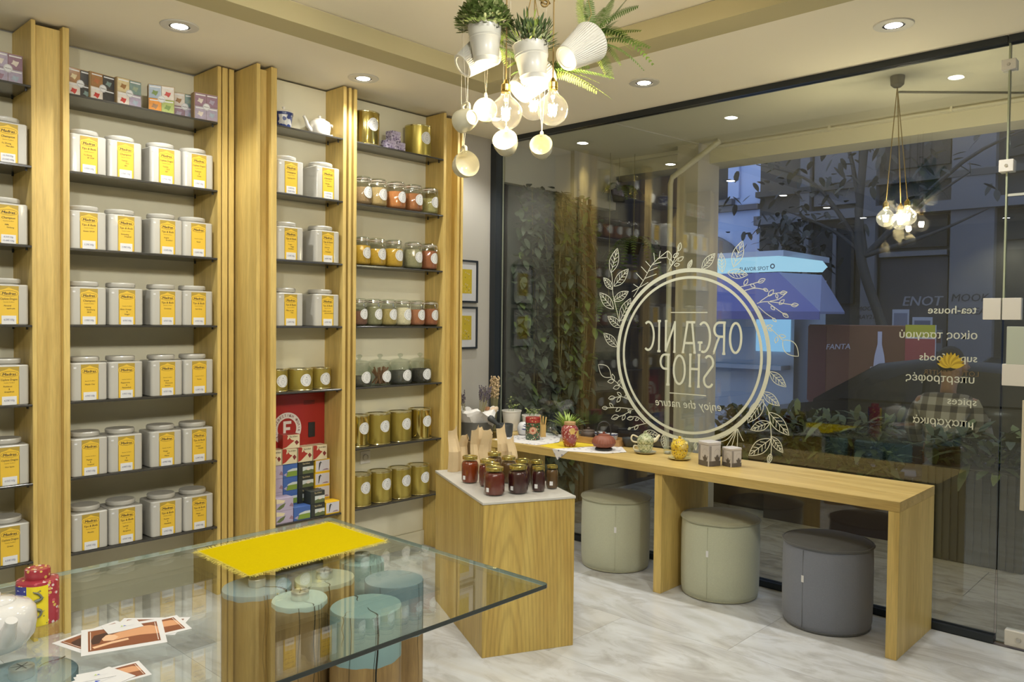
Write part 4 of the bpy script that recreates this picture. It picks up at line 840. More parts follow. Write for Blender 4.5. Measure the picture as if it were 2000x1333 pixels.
# logs
LOGW = wood('log_side', (.22,.13,.045), (.36,.23,.085), 'Z', .55, 12, False, .12); CRACK = plain('crack', (.02,.018,.012), .9); DISC = plain('turned_steel', (.80,.80,.78), .35, metal=1)
PBL = plain('paint_blue', (.25,.35,.41), .55); PTE = plain('paint_teal', (.22,.335,.335), .55); PGR = plain('paint_sage', (.38,.41,.33), .55); PMI = plain('paint_mint', (.42,.52,.48), .55); PSL = plain('paint_slate', (.19,.27,.31), .55)
def log(x, y, R, top, paint, down, disc, label, seed, crack=None):
    t = thing('log_stump', label, 'stump', (x, y, 0), 0, 'log stumps under the glass table'); rnd = random.Random(seed); ph = [rnd.uniform(0, 6.28) for _ in range(4)]
    def rad(a): return R*(1+.020*math.sin(2*a+ph[0])+.012*math.sin(3*a+ph[1])+.006*math.sin(7*a+ph[2]))
    def ring(z, k=1, jag=0):
        jag *= .35
        return [(k*rad(a)*math.cos(a), k*rad(a)*math.sin(a), z+jag*(.5*math.sin(5*a+ph[1])+.5*math.sin(11*a+ph[3]))) for a in [2*PI*i/48 for i in range(48)]]
    m = MB(); rr = [ring(.0), ring(top-down-.006, 1, .010)]
    m.loft(rr, 0, True, False).build('trunk', LOGW, t, 60)
    m = MB(); m.loft([ring(top-down-.006, 1.0, .010), ring(top-.004, 1.001), ring(top, .985)], 0, False, True).build('painted_top', paint, t, 40)
    m = MB()
    def fissure(a, r0, r1, w, zlen):
        o = []; 
        for i in range(7):
            f = i/6; r_ = r0+(r1-r0)*f; aa = a+.10*math.sin(5*f+a); ww = w*(.25+.75*f)
            o.append(((r_*math.cos(aa)-ww*math.sin(aa), r_*math.sin(aa)+ww*math.cos(aa)), (r_*math.cos(aa)+ww*math.sin(aa), r_*math.sin(aa)-ww*math.cos(aa))))
        m.add([(p[0], p[1], top+.0006) for q in o for p in q], [(2*i, 2*i+1, 2*i+3, 2*i+2) for i in range(6)])
        if zlen:
            P = []
            for i in range(10):
                z = top-zlen*i/9; aa = a+.10*math.sin(5+a)+.035*math.sin(i*1.3); rr_ = rad(aa)*1.004; ww = w*(1-.5*i/9)/R
                P += [(rr_*math.cos(aa-ww), rr_*math.sin(aa-ww), z), (rr_*math.cos(aa+ww), rr_*math.sin(aa+ww), z)]
            m.add(P, [(2*i, 2*i+1, 2*i+3, 2*i+2) for i in range(9)])
    for c_ in crack or []: fissure(*c_)
    if not crack: fissure(rnd.uniform(3, 5), R*.35, R*.97, .002, .3)
    for k in range(3): fissure(rnd.uniform(3.4, 5.6), R*.9, R*.97, .0010, .5)
    m.build('crack', CRACK, t, 0)
    if disc:
        h = TZ-.0155-top
        d = MB().lathe([(.030,top+.0005),(.031,top+.002),(.031,top+h-.002),(.030,top+h)], 28); o = d.build('support_disc', DISC, t); 
        q = MB()
        for k in range(3):
            a = PI*k/3+seed; q.box(-.026, .026, -.0018, .0018, top+h-.001, top+h, T=Rz(a))
        q.build('slot', CHROME, o, 0)
    return t
log(1.497, 2.655, .123, .570, PBL, .012, True, 'log stump with pale blue top under the corner of the yellow cloth', 1, [(5.2, .03, .12, .006, .05)])
log(1.531, 2.425, .097, .570, PMI, .010, True, 'slim log stump with mint top and steel disc, in front', 2)
log(1.722, 2.560, .110, .570, PGR, .010, True, 'log stump with sage top and steel disc, in the middle', 3)
log(1.676, 2.236, .122, .556, PTE, .165, False, 'thick log stump dipped in teal paint with a long split', 4, [(1.35, .06, .122, .004, 0), (4.35, .02, .122, .0035, .55), (3.3, .07, .12, .0015, .1)])
log(1.915, 2.385, .110, .560, PSL, .190, False, 'log stump dipped deep in slate blue paint beside the display block', 5, [(.2, .03, .1, .0015, 0)])
log(1.955, 2.640, .090, .570, PTE, .15, True, 'teal log stump at the back of the cluster', 6)
log(.672, 2.430, .132, .570, PBL, .16, True, 'blue-topped log stump under the white teapot', 7, [(.5, .06, .14, .003, .05)])
log(.50, 2.15, .12, .565, PBL, .15, True, 'second blue-topped stump below the white teapot, cut by the picture edge', 8)
# yellow runner with fringe
YC = plain('yellow_felt', (.47,.36,.0), 1.0, spec=.05, var=.06, vscale=90, bump=.6, bscale=500); YF = plain('yellow_fringe', (.60,.50,.09), .9)
t = thing('yellow_cloth', 'bright yellow felt mat with frayed fringe on the glass table', 'cloth', (1.786, 2.868, TZ))
cx0, cx1, cy0, cy1 = -.320, .312, -.215, .215
def shape(u, v):  # slight skew of the mat
    return (cx0+(cx1-cx0)*u+.012*(v-.5), cy0+(cy1-cy0)*v+.016*(u-.5), .0032+.0012*math.sin(9*u+4*v))
n, k_ = 26, 18; m = MB(); vs = [shape(i/n, j/k_) for j in range(k_+1) for i in range(n+1)]
m.add(vs, [(j*(n+1)+i, j*(n+1)+i+1, (j+1)*(n+1)+i+1, (j+1)*(n+1)+i) for j in range(k_) for i in range(n)])
m.add([(x, y, .0004) for x, y, z in vs], [((j+1)*(n+1)+i, (j+1)*(n+1)+i+1, j*(n+1)+i+1, j*(n+1)+i) for j in range(k_) for i in range(n)])
m.build('felt', YC, t, 60); m = MB()
for side in range(4):
    N_ = 250 if side < 2 else 180
    for i in range(N_):
        f = (i+random.random())/N_; p = V(shape(f, 0 if side == 0 else 1) if side < 2 else shape(0 if side == 2 else 1, f)); o = V((0, -1, 0)) if side == 0 else V((0, 1, 0)) if side == 1 else V((-1, 0, 0)) if side == 2 else V((1, 0, 0))
        L_ = random.uniform(.014, .030); tq = V((-o.y, o.x, 0)); e = p+o*L_+tq*random.uniform(-.012, .012); w_ = tq*.0008
        mid = p+o*L_*.5+tq*random.uniform(-.003, .003); mid.z = random.uniform(.002, .006); e.z = random.uniform(.0008, .004); p = p-o*.004
        m.add([p-w_, p+w_, mid+w_, mid-w_, e+w_*.6, e-w_*.6], [(0,1,2,3),(3,2,4,5)])
tag(m.build('fringe', YF, t, 0), kind='stuff')
# white teapot at the picture edge
teapot('teapot', 'white glazed round teapot on the glass table, cut by the picture edge', (.641, 2.560, TZ), -1.52, 1.12, plain('teapot_glaze', (.70,.69,.66), .1, coat=.6), [(.050,0),(.068,.008),(.088,.035),(.093,.07),(.090,.098),(.078,.112),(.05,.120),(.045,.121)],
       [(.070,.045,.026),(.095,.068,.019),(.112,.092,.014),(.118,.104,.0135)], [(-.085,.09),(-.12,.092),(-.135,.06),(-.11,.03),(-.08,.035)], [(.047,.121),(.044,.127),(.02,.131),(.014,.133),(.014,.142),(.011,.147),(0,.148)])
# lobed chinese canister
CRED = floral('canister_red', (.34,.035,.05), [(.34,.035,.05)]*2+[(.62,.50,.48), (.50,.10,.12), (.60,.42,.10)], 75, .25, .42, .4); CBLU = floral('canister_blue', (.04,.045,.24), [(.04,.045,.24)]*2+[(.55,.55,.60)], 110, .25, .35, .4); CYEL = floral('canister_yellow', (.74,.60,.02), [(.74,.60,.02)]*5+[(.22,.20,.06)], 100, .3, .30, .3); DRG = plain('dragon_grey', (.16,.17,.13), .4)
t = thing('tea_canister', 'lobed chinese tea canister in red, blue and yellow with a dragon', 'canister', (.795, 2.715, TZ), -.30); t.scale = (.86,)*3
LB = 6
def lobe(k, R=.066): return [((R*(1-.0+.085*abs(math.sin(LB*a/2)))*k*math.cos(a)), (R*(1+.085*abs(math.sin(LB*a/2)))*k*math.sin(a))) for a in [2*PI*i/72 for i in range(72)]]
m = MB(); prof = [(.97, 0), (1, .003), (1, .142), (.96, .150), (.70, .155)]
m.loft([[(x, y, z) for x, y in lobe(k)] for k, z in prof])
mm = []
for r_ in range(4):
    for i in range(72): q = int((i+0.0)//12) ; mm.append(0 if r_ >= 2 else {4: 2, 3: 1, 5: 0}.get((i*LB)//72, 0 if (i*LB)//72 in (0, 2) else 1))
m.m = mm+[0, 0]; m.build('body', [CRED, CBLU, CYEL], t, 30)
MB().lathe([(.040,.153),(.041,.155),(.041,.186),(.039,.190),(.034,.1905),(.032,.189),(0,.189)], 32).build('lid', CRED, t)
m = MB(); dp = bez([(-.012,0,.125),(.004,0,.118),(.012,0,.10),(-.010,0,.090),(-.012,0,.07),(.010,0,.058),(.006,0,.04),(-.010,0,.032)], 5); a = 1.5*PI+.0
def onlobe(x, e=.0045): a_ = 1.5*PI+x/.0716; r_ = .066*(1+.085*abs(math.sin(LB*a_/2)))+e; return r_*math.cos(a_), r_*math.sin(a_)
m.tube([(*onlobe(p.x), p.z) for p in dp], [.0015+.0045*math.sin(PI*i/(len(dp)-1)) for i in range(len(dp))], 6, T=Rz(0))
for k in range(7):
    p = dp[3+4*k]; m.tube([(*onlobe(p.x), p.z), (*onlobe(p.x+.010*(-1)**k), p.z+.006)], .0012, 4)
m.build('dragon', DRG, t, 60)
# post cards
CARD = plain('card_white', (.64,.64,.635), .4); CBR = plain('card_brown', (.22,.065,.025), .35, coat=.2); SKIN = plain('card_skin', (.60,.30,.15), .35); SKL = plain('card_skin_light', (.72,.46,.28), .35); HAIR = plain('card_hair', (.045,.014,.01), .4); WHT = plain('card_line', (.80,.74,.66), .4)
def card(par, name, x, y, z, rz, w, h, style):
    o = MB().box(-w/2, w/2, -h/2, h/2, 0, .0005).build(name, CARD, par, 0); o.location = (x, y, z); o.rotation_euler = (0, 0, rz)
    m = MB(); zz = .0007
    def poly(pts, mi): m.add([(px*w/2, py*h/2, zz+.00008*mi) for px, py in pts], [tuple(range(len(pts)))], mi)
    if style == 'photo':
        poly([(-.84,-.78),(.86,-.78),(.86,.80),(-.84,.80)], 0)
        poly([(-.50,.05),(-.2,.30),(.25,.62),(.70,.55),(.86,.35),(.86,-.20),(.40,-.10),(.05,-.12),(-.3,-.22)], 1)          # reclining back
        poly([(-.55,.18),(-.38,.32),(-.20,.20),(-.12,.0),(-.25,-.22),(-.48,-.15)], 2)                                        # face
        poly([(-.78,-.02),(-.70,.38),(-.42,.48),(-.22,.34),(-.42,.26),(-.52,.02),(-.58,-.28),(-.74,-.30)], 3)                  # dark hair
        poly([(-.75,-.48),(-.30,-.28),(.10,-.20),(.12,-.34),(-.30,-.44),(-.7,-.62)], 2)                                        # forearm
        for q in (-.79, .80): poly([(q,-.7),(q+.015,-.7),(q+.015,.72),(q,.72)], 4)
        o2 = m.build('print', [CBR, SKIN, SKL, HAIR, WHT], o, 0)
    else:
        poly([(-.12,-.05),(-.02,.22),(.06,-.02)], 0); poly([(.02,-.05),(.12,.16),(.22,-.05)], 1); poly([(-.2,-.16),(.6,-.16),(.6,-.20),(-.2,-.20)], 2)
        m.build('print', [flat('logo_green', (.35,.50,.05)), flat('logo_blue', (.05,.10,.45)), flat('logo_grey', (.5,.5,.5))], o, 0)
t = thing('leaflet_stack', 'fan of white leaflets printed with a reclining bather on the glass table', 'leaflets', (.925, 2.395, TZ+.0003))
card(t, 'card', -.045, .06, 0, .25, .20, .135, 'photo'); card(t, 'card', .085, .03, .0012, -.75, .20, .14, 'photo'); card(t, 'card', .075, .0, .0024, -.12, .20, .14, 'photo'); card(t, 'card', .0, .0, .0036, -.33, .218, .205, 'photo'); card(t, 'card', .026, .075, .0050, -.10, .098, .075, 'logo')
t = thing('leaflet_stack', 'second pile of leaflets at the bottom edge of the picture', 'leaflets', (.775, 2.155, TZ+.0003))
card(t, 'card', .03, .0, 0, -.1, .16, .11, 'photo'); card(t, 'card', -.02, -.01, .0012, .25, .16, .11, 'logo'); card(t, 'card', .0, .03, .0024, -.30, .09, .055, 'logo')

# ------------------------------------------------------------------ things on the window counter
BZ = .7352
CL1 = floral('printed_cloth', (.66,.64,.62), [(.66,.64,.62)]*2+[(.20,.20,.24), (.34,.32,.36)], 38, .9, .36, 0); YC2 = plain('yellow_cotton', (.66,.50,.02), .9)
def cloth(name, label, poly, z, mat, drop=None):
    """thin woven sheet; poly (x, y) outline, corner drop hangs over the edge"""
    t = thing(name, label, 'cloth', (poly[0][0], poly[0][1], BZ)); ox, oy = poly[0]; m = MB()
    m.prism([(x-ox, y-oy) for x, y in poly], .0012, T=Tr(0, 0, z))
    if drop: m.loft([[(x-ox, y-oy, z_) for x, y, z_ in drop], [(x-ox-.0015, y-oy, z_) for x, y, z_ in drop]])
    return m.build('sheet', mat, t, 0)
cloth('counter_cloth', 'white printed cloth under the mortar and green canister', [(3.905,3.80),(3.93,3.44),(4.12,3.40),(4.42,3.62),(4.42,3.83),(4.1,3.83)], 0, CL1)
cloth('yellow_napkin', 'yellow cotton napkin between the two printed cloths', [(3.93,3.40),(3.915,3.22),(4.20,3.17),(4.40,3.0),(4.415,2.86),(4.418,3.38),(4.15,3.42)], 0.0, YC2)
cloth('counter_cloth', 'white printed cloth with one corner hanging over the counter edge, under the red jar', [(3.889,3.26),(3.889,3.13),(3.99,2.92),(4.13,2.86),(4.30,3.02),(4.1,3.16)], .0014, CL1, [(3.8865,3.26,.0022),(3.8865,3.13,.0022),(3.885,3.215,-.062)])
GREYB = plain('grey_zinc', (.17,.17,.155), .5, metal=.2); TISS = plain('tissue_paper', (.72,.70,.66), .8, var=.08, vscale=30, bump=.8, bscale=30)
t = thing('flower_bucket', 'grey metal bucket lined with white tissue, lavender bunches inside', 'bucket', (4.03, 4.10, .7005))
MB().lathe([(.112,0),(.118,.004),(.128,.12),(.131,.125),(.127,.126),(.120,.02),(0,.02)], 32).build('bucket', GREYB, t)
m = MB(); rings = []
for j, (r, z) in enumerate(((.10,.08),(.125,.13),(.15,.165),(.155,.185),(.135,.20),(.09,.185),(.03,.17))):
    rings.append([((r+.018*math.sin(5*a+j)+.008*math.sin(11*a+2*j))*math.cos(a), (r+.018*math.sin(4*a+j))*math.sin(a), z+.022*math.sin(3*a+1+j*.5)+.010*math.sin(9*a+j)) for a in [2*PI*i/40 for i in range(40)]])
m.loft(rings).build('tissue', TISS, t, 25)
LAV = plain('lavender_heads', (.115,.095,.125), .9, var=.3, vscale=80); STK = plain('dry_stalk', (.30,.27,.14), .9)
def bunch(name, label, loc, rot, n, L_, sp, headmat, head=True, cat='flowers', group=None):
    t = thing(name, label, cat, loc, 0, group, rot); m = MB(); q = MB()
    for i in range(n):
        a, r = random.uniform(0, 6.28), random.random()**.5; tip = V((sp*r*math.cos(a), sp*r*math.sin(a), L_*random.uniform(.75, 1.05))); b0 = V((.010*math.cos(a), .010*math.sin(a), 0))
        m.tube([b0, b0*.5+tip*.45, tip], .0010, 4)
        for k in range(7 if head else 3):
            f = 1-.055*k if head else 1-.10*k; p = tip*f+V((random.uniform(-.004,.004), random.uniform(-.004,.004), 0)); q.ball(p, .0042 if head else .006, 5, sc=(1,1,1.4))
    tag(m.build('stalks', STK, t, 60), kind='stuff'); tag(q.build('flower_heads', headmat, t, 60), kind='stuff'); return t
bunch('lavender_bunch', 'upright bunch of dried lavender in the grey bucket', (4.045,4.065,.86), (.08,.16,0), 40, .21, .045, LAV); bunch('lavender_bunch', 'bunch of dried lavender half hidden by the shelving edge', (3.945,4.13,.86), (-.05,-.28,0), 24, .18, .05, LAV)
DRY = plain('dried_rose', (.66,.52,.36), .9); 
t = thing('dried_flower', 'cream dried blossoms lying on the tissue in the bucket', 'flowers', (4.13, 4.04, .895))
for k in range(3):
    m = MB()
    for i in range(8): a = 2*PI*i/8+k; m.ball((.016*math.cos(a), .016*math.sin(a), .012), .013, 6, sc=(1,.6,1.4), T=Tr(.035*math.cos(2.2*k), .035*math.sin(2.2*k), .0))
    m.build('blossom', [DRY, plain('dried_tan', (.40,.20,.10), .9), DRY][k], t, 60)
bunch('dried_grass', 'tall bunch of dried straw-coloured seed heads in a glass vase', (4.225,4.105,BZ+.012), (.0,.0,.2), 90, .37, .038, plain('seed_heads', (.52,.38,.22), .9, var=.3), False)
t = thing('glass_vase', 'clear glass vase holding the dried seed heads', 'vase', (4.225, 4.105, BZ))
MB().lathe([(0,.002),(.045,.001),(.05,.01),(.052,.10),(.045,.16),(.04,.20),(.046,.24)], 28, cap1=False).build('glass_body', JG, t, 60)
MOR = plain('dark_stone', (.045,.05,.05), .45, var=.2, vscale=60)
t = thing('stone_mortar', 'dark stone mortar on the counter', 'mortar', (4.068, 3.853, BZ+.0013))
MB().lathe([(.048,0),(.055,.004),(.060,.04),(.062,.082),(.060,.088),(.052,.088),(.045,.04),(.02,.02),(0,.018)], 32).build('bowl', MOR, t)
t = thing('stone_pestle', 'dark stone pestle leaning in the mortar', 'pestle', (4.078, 3.838, BZ+.026), 0, None, V((-.51, .55, .66)).to_track_quat('Z', 'Y').to_euler())
MB().lathe([(0,0),(.012,.004),(.016,.02),(.013,.06),(.013,.10),(.022,.135),(.024,.155),(.015,.17),(0,.172)], 20).build('body', MOR, t, 60)
POTW = plain('pot_white', (.70,.67,.60), .45); SOIL = plain('soil', (.05,.035,.02), .95); LEAFG = plain('leaf_green', (.16,.26,.05), .55, var=.3, vscale=60); LEAFP = plain('leaf_pale', (.45,.52,.18), .55)
def leafblade(m, base, d, L_, w, droop=.3, mi=0, n=4):
    d = V(d).normalized(); s = d.cross(V((0,0,1))); s = s.normalized() if s.length > 1e-4 else V((1,0,0)); P = []
    for i in range(n+1):
        f = i/n; c_ = V(base)+d*L_*f-V((0,0,1))*droop*L_*f*f; ww = w*math.sin(PI*min(.98, .12+.86*f))**.8*.5
        P += [c_-s*ww, c_+s*ww]
    m.add(P, [(2*i, 2*i+1, 2*i+3, 2*i+2) for i in range(n)], mi)
def seedling(x, y, r, h, label, tall):
    t = thing('seedling_pot', label, 'plant pot', (x, y, BZ+.0013), 0, 'white pots with seedlings')
    MB().lathe([(r*.74,0),(r*.77,.004),(r*.97,h-.012),(r*1.02,h-.010),(r*1.02,h),(r*.95,h),(r*.92,h-.016),(0,h-.016)], 32).build('pot', POTW, t); MB().lathe([(0,h-.013),(r*.915,h-.014)], 24, cap1=False).build('soil', SOIL, t)
    m = MB(); q = MB()
    for k in range(7 if tall else 16):
        a = random.uniform(0, 6.28); rr = r*.6*random.random(); b0 = V((rr*math.cos(a), rr*math.sin(a), h-.014)); hh = random.uniform(.03, .06) if (k or not tall) else .115
        e = b0+V((random.uniform(-.02,.02), random.uniform(-.02,.02), hh)); q.tube(bez([b0, (b0+e)/2+V((.004,.004,0)), e], 3), .0014, 4)
        for j in range(2 if hh < .09 else 6): leafblade(m, e-V((0,0,.008*j)), (math.cos(a+j*2.4), math.sin(a+j*2.4), .5), random.uniform(.016,.026)*(1.5 if tall else 1.1), .014, .4)
    q.build('stem', LEAFG, t, 60); m.build('leaves', LEAFP, t, 0)
seedling(4.332, 4.03, .072, .150, 'larger white pot with two leafy seedlings by the window corner', True)
seedling(4.323, 3.829, .066, .134, 'smaller white pot of thin sprouts behind the green canister', False)
STRP = plain('striped_glaze', (.62,.62,.62), .15, coat=.5)
t = thing('striped_jar', 'round white jar with swirling blue bands beside the mortar', 'jar', (4.225, 3.806, BZ+.0013)); t.scale = (1.12,)*3
MB().lathe([(.028,0),(.040,.008),(.046,.03),(.043,.055),(.034,.074),(.024,.082),(0,.084)], 28).build('body', STRP, t, 60)
m = MB()
for z, r, w_ in ((.042,.0462,.007), (.060,.0418,.005), (.072,.0360,.004)): m.lathe([(r,z-w_/2),(r+.0005,z),(r-.002,z+w_/2)], 28, cap0=False, cap1=False, T=Rx(.16) @ Ry(.10))
m.build('band', NAVY, t, 60)
GFL = floral('green_floral', (.035,.07,.03), [(.035,.07,.03), (.50,.50,.34), (.035,.07,.03), (.45,.12,.10), (.30,.36,.20)], 85, .3, .42, .3); RFL = floral('red_floral', (.30,.03,.025), [(.30,.03,.025), (.52,.36,.18), (.42,.10,.08)], 90, .3, .4, .3)
t = thing('tea_canister', 'tall green canister with pink rosette and red patterned lid', 'canister', (4.108, 3.621, BZ+.0013), -.85)
MB().lathe([(.049,0),(.050,.003),(.050,.128)], 36).build('body', GFL, t); MB().lathe([(.0515,.118),(.052,.120),(.052,.150),(.049,.154),(.03,.156),(0,.156)], 36, cap0=False).build('lid', RFL, t)
m = MB(); 
for k, (R2, mi) in enumerate(((.026, 0), (.020, 1), (.010, 2))): m.add([wrap(.0508+.0004*k, 0, .066)]+[wrap(.0508+.0004*k, R2*(1+.08*math.cos(8*a))*math.cos(a), .066+R2*(1+.08*math.cos(8*a))*math.sin(a)) for a in [2*PI*i/24 for i in range(24)]], [(0, 1+i, 1+(i+1) % 24) for i in range(24)], mi)
m.build('rosette', [plain('rose_pink', (.50,.22,.14), .3), plain('rose_pale', (.56,.36,.24), .3), plain('rose_red', (.38,.10,.06), .3)], t, 0)
BAM = plain('bamboo', (.58,.38,.13), .5)
t = thing('bamboo_holder', 'square bamboo holder with wooden tongs and scoop', 'utensil holder', (4.251, 3.654, BZ+.0013), -.6)
m = MB(); m.box(-.018,.018,-.018,-.015,0,.085).box(-.018,.018,.015,.018,0,.085).box(-.018,-.015,-.015,.015,0,.085).box(.015,.018,-.015,.015,0,.085).box(-.015,.015,-.015,.015,0,.004); m.build('holder', BAM, t, 0)
for k, (dx, L_, an) in enumerate(((-.006,.15,-.10), (.005,.135,.14), (.0,.14,.02))): MB().rbox(0,0,0,L_,.010,.003,.001,.001,1,T=Tr(dx,.004*(k-1),.005) @ Ry(an)).build('utensil', BAM, t)
def glasspot(x, y, s, rz, label, z0=.0013):
    t = thing('glass_teapot', label, 'teapot', (x, y, BZ+z0), rz, 'clear glass teapots')
    MB().lathe([(0,.002),(.04*s,.001),(.058*s,.02),(.062*s,.045),(.052*s,.07),(.035*s,.08),(.036*s,.084)], 28, cap1=False).build('glass_body', JG, t, 60)
    MB().lathe([(.038*s,.084),(.03*s,.092),(.008*s,.096),(.006*s,.102),(.012*s,.110),(.008*s,.117),(0,.118)], 24).build('glass_lid', JG, t, 60)
    MB().tube(bez([(.05*s,0,.065),(.085*s,0,.075),(.09*s,0,.045),(.055*s,0,.025)], 5), .004*s, 8).build('handle', JG, t, 60)
    MB().tube(bez([(-.052*s,0,.035),(-.075*s,0,.05),(-.09*s,0,.075)], 4), [.009*s]*9, 8).build('spout', JG, t, 60)
glasspot(4.36, 3.676, .62, .4, 'tiny clear glass teapot beside the bamboo holder'); glasspot(4.31, 2.56, .85, 2.2, 'clear glass teapot behind the yellow teapot', .0)
bunch('lavender_bunch', 'bundle of dried lavender lying flat behind the red jar', (4.34,3.595,BZ+.018), (PI/2-.05,0,2.5), 30, .20, .022, LAV)
REDP = floral('red_blossom', (.28,.05,.045), [(.28,.05,.045), (.60,.42,.36), (.28,.05,.045), (.52,.30,.26)], 75, .2, .42, .6)
t = thing('ginger_jar', 'red lidded jar covered in pale blossoms and one yellow flower', 'jar', (4.05, 3.250, BZ+.003), -.75); t.scale = (.93,)*3
MB().lathe([(.034,0),(.040,.004),(.056,.05),(.062,.095),(.058,.128),(.044,.146),(.038,.150)], 36).build('body', REDP, t, 60); MB().lathe([(.038,.150),(.040,.152),(.040,.170),(.036,.172),(0,.172)], 30, cap0=False).build('lid', plain('cork_lid', (.46,.29,.13), .5), t)
m = MB(); 
for (uu, zz, R2) in ((.010, .112, .022), (.062, .088, .026)): m.add([wrap(.0632, uu, zz)]+[wrap(.0630, uu+R2*(1+.14*math.cos(6*a))*math.cos(a), zz+R2*(1+.14*math.cos(6*a))*math.sin(a)) for a in [2*PI*i/30 for i in range(30)]], [(0, 1+i, 1+(i+1) % 30) for i in range(30)])
m.build('yellow_flower', plain('flower_yellow', (.60,.40,.12), .35), t, 0)
t = thing('grass_plant', 'spiky green grass plant behind the red jar', 'plant', (4.34, 3.50, BZ+.0013)); t.scale = (1.15,)*3
MB().lathe([(.032,0),(.042,.06),(.044,.062),(.040,.062),(0,.056)], 24).build('pot', plain('dark_pot', (.06,.055,.05), .6), t); m = MB()
for k in range(120):
    a = random.uniform(0, 6.28); e = random.uniform(.5, 2.2); leafblade(m, (.02*math.cos(a)*random.random(), .02*math.sin(a)*random.random(), .058), (math.cos(a), math.sin(a), e), random.uniform(.09, .15), .009, .22)
tag(m.build('blades', plain('grass_green', (.34,.46,.10), .55, var=.25, vscale=40), t, 0), kind='stuff')
CLAY = plain('dark_clay', (.075,.05,.035), .55)
TRX, TRY = 4.255, 3.08; ta = -1.48
t = thing('wooden_tray', 'shallow wooden tray under the clay teapot and two cups', 'tray', (4.305, 3.185, BZ+.003), ta); W2 = .165
m = MB(); m.box(-W2,W2,-.06,.06,0,.006).box(-W2,W2,-.066,-.06,0,.042).box(-W2,W2,.06,.066,0,.042).box(-W2-.006,-W2,-.066,.066,0,.042).box(W2,W2+.006,-.066,.066,0,.042); m.build('tray', wood('tray_wood', (.36,.20,.07), (.50,.30,.12), 'X'), t, 0)
teapot('teapot', 'small dark clay teapot at the end of the wooden tray', (4.320, 3.305, BZ+.0095), -1.2, .74, CLAY, [(.045,0),(.058,.006),(.070,.035),(.070,.06),(.060,.082),(.04,.09)], [(.062,.04,.014),(.085,.06,.010),(.10,.08,.008)], [(-.06,.075),(-.095,.08),(-.10,.04),(-.06,.03)], [(.058,.086),(.056,.092),(.02,.100),(.010,.102),(.014,.112),(.008,.118),(0,.119)])
CUPB = floral('cup_blue', (.60,.60,.58), [(.60,.60,.58), (.10,.12,.24), (.30,.33,.42)], 120, .15, .4, .6)
for x, y, la in ((4.322, 3.205, 'blue rimmed white china cup beside the clay teapot'), (4.325, 3.115, 'blue rimmed white china cup at the near end of the tray')):
    t = thing('china_cup', la, 'cup', (x, y, BZ+.0095), 0, 'china cups on the tray'); MB().lathe([(.022,0),(.024,.005),(.036,.03),(.042,.062),(.040,.062),(.034,.03),(.02,.01),(0,.009)], 28).build('bowl', CUPB, t, 60); MB().lathe([(.0412,.055),(.0425,.0625),(.0395,.0625)], 28, cap0=False, cap1=False).build('rim', NAVY, t)
t = thing('trivet', 'round black trivet with straw fringe below the red kettle', 'trivet', (4.092, 3.008, BZ+.003)); MB().lathe([(.052,0),(.055,.003),(.055,.011),(.050,.014),(0,.014)], 28).build('disc', BLACK, t)
REDK = plain('red_clay', (.22,.065,.035), .5)
t = thing('kettle', 'terracotta red ribbed kettle with black hoop handle', 'kettle', (4.092, 3.008, BZ+.0172), .75)
m = MB(); prof = [(.040,0),(.062,.012),(.074,.032),(.070,.052),(.056,.070),(.040,.078),(.036,.080)]
m.loft([[(r*(1+(.035*abs(math.sin(12*a)) if 0 < j < 5 else 0))*math.cos(a), r*(1+(.035*abs(math.sin(12*a)) if 0 < j < 5 else 0))*math.sin(a), z) for a in [2*PI*i/96 for i in range(96)]] for j, (r, z) in enumerate(prof)]); m.build('body', REDK, t, 30)
MB().lathe([(.037,.080),(.036,.084),(.012,.089),(.007,.091),(.010,.098),(0,.101)], 24).build('lid', REDK, t); MB().tube(bez([(.060,0,.040),(.085,0,.056),(.098,0,.072)], 4), [.014,.013,.012,.011,.010,.009,.008,.008,.008], 10).build('spout', REDK, t, 60)
MB().tube(bez([(0,-.040,.074),(0,-.042,.11),(0,-.030,.150),(0,0,.165),(0,.030,.150),(0,.042,.11),(0,.040,.074)], 5), .0042, 8).build('handle', BLACK, t, 60)
t = thing('stone_bowl', 'small dark stone bowl against the window glass', 'bowl', (4.335, 2.979, BZ+.0013)); t.scale = (.9,)*3; MB().lathe([(.030,0),(.034,.003),(.054,.05),(.056,.062),(.052,.062),(.044,.03),(0,.018)], 28).build('bowl', MOR, t)
GRT = floral('green_transfer', (.42,.45,.27), [(.42,.45,.27), (.20,.23,.12), (.55,.56,.38), (.28,.31,.16)], 95, .14, .6, .6); YLT = floral('yellow_rose', (.66,.46,.03), [(.66,.46,.03), (.14,.07,.02), (.60,.50,.14), (.22,.12,.02)], 105, .14, .44, .6); CRM = plain('cream_glaze', (.66,.62,.46), .14, coat=.6); YCR = plain('yellow_glaze', (.68,.58,.22), .14, coat=.6)
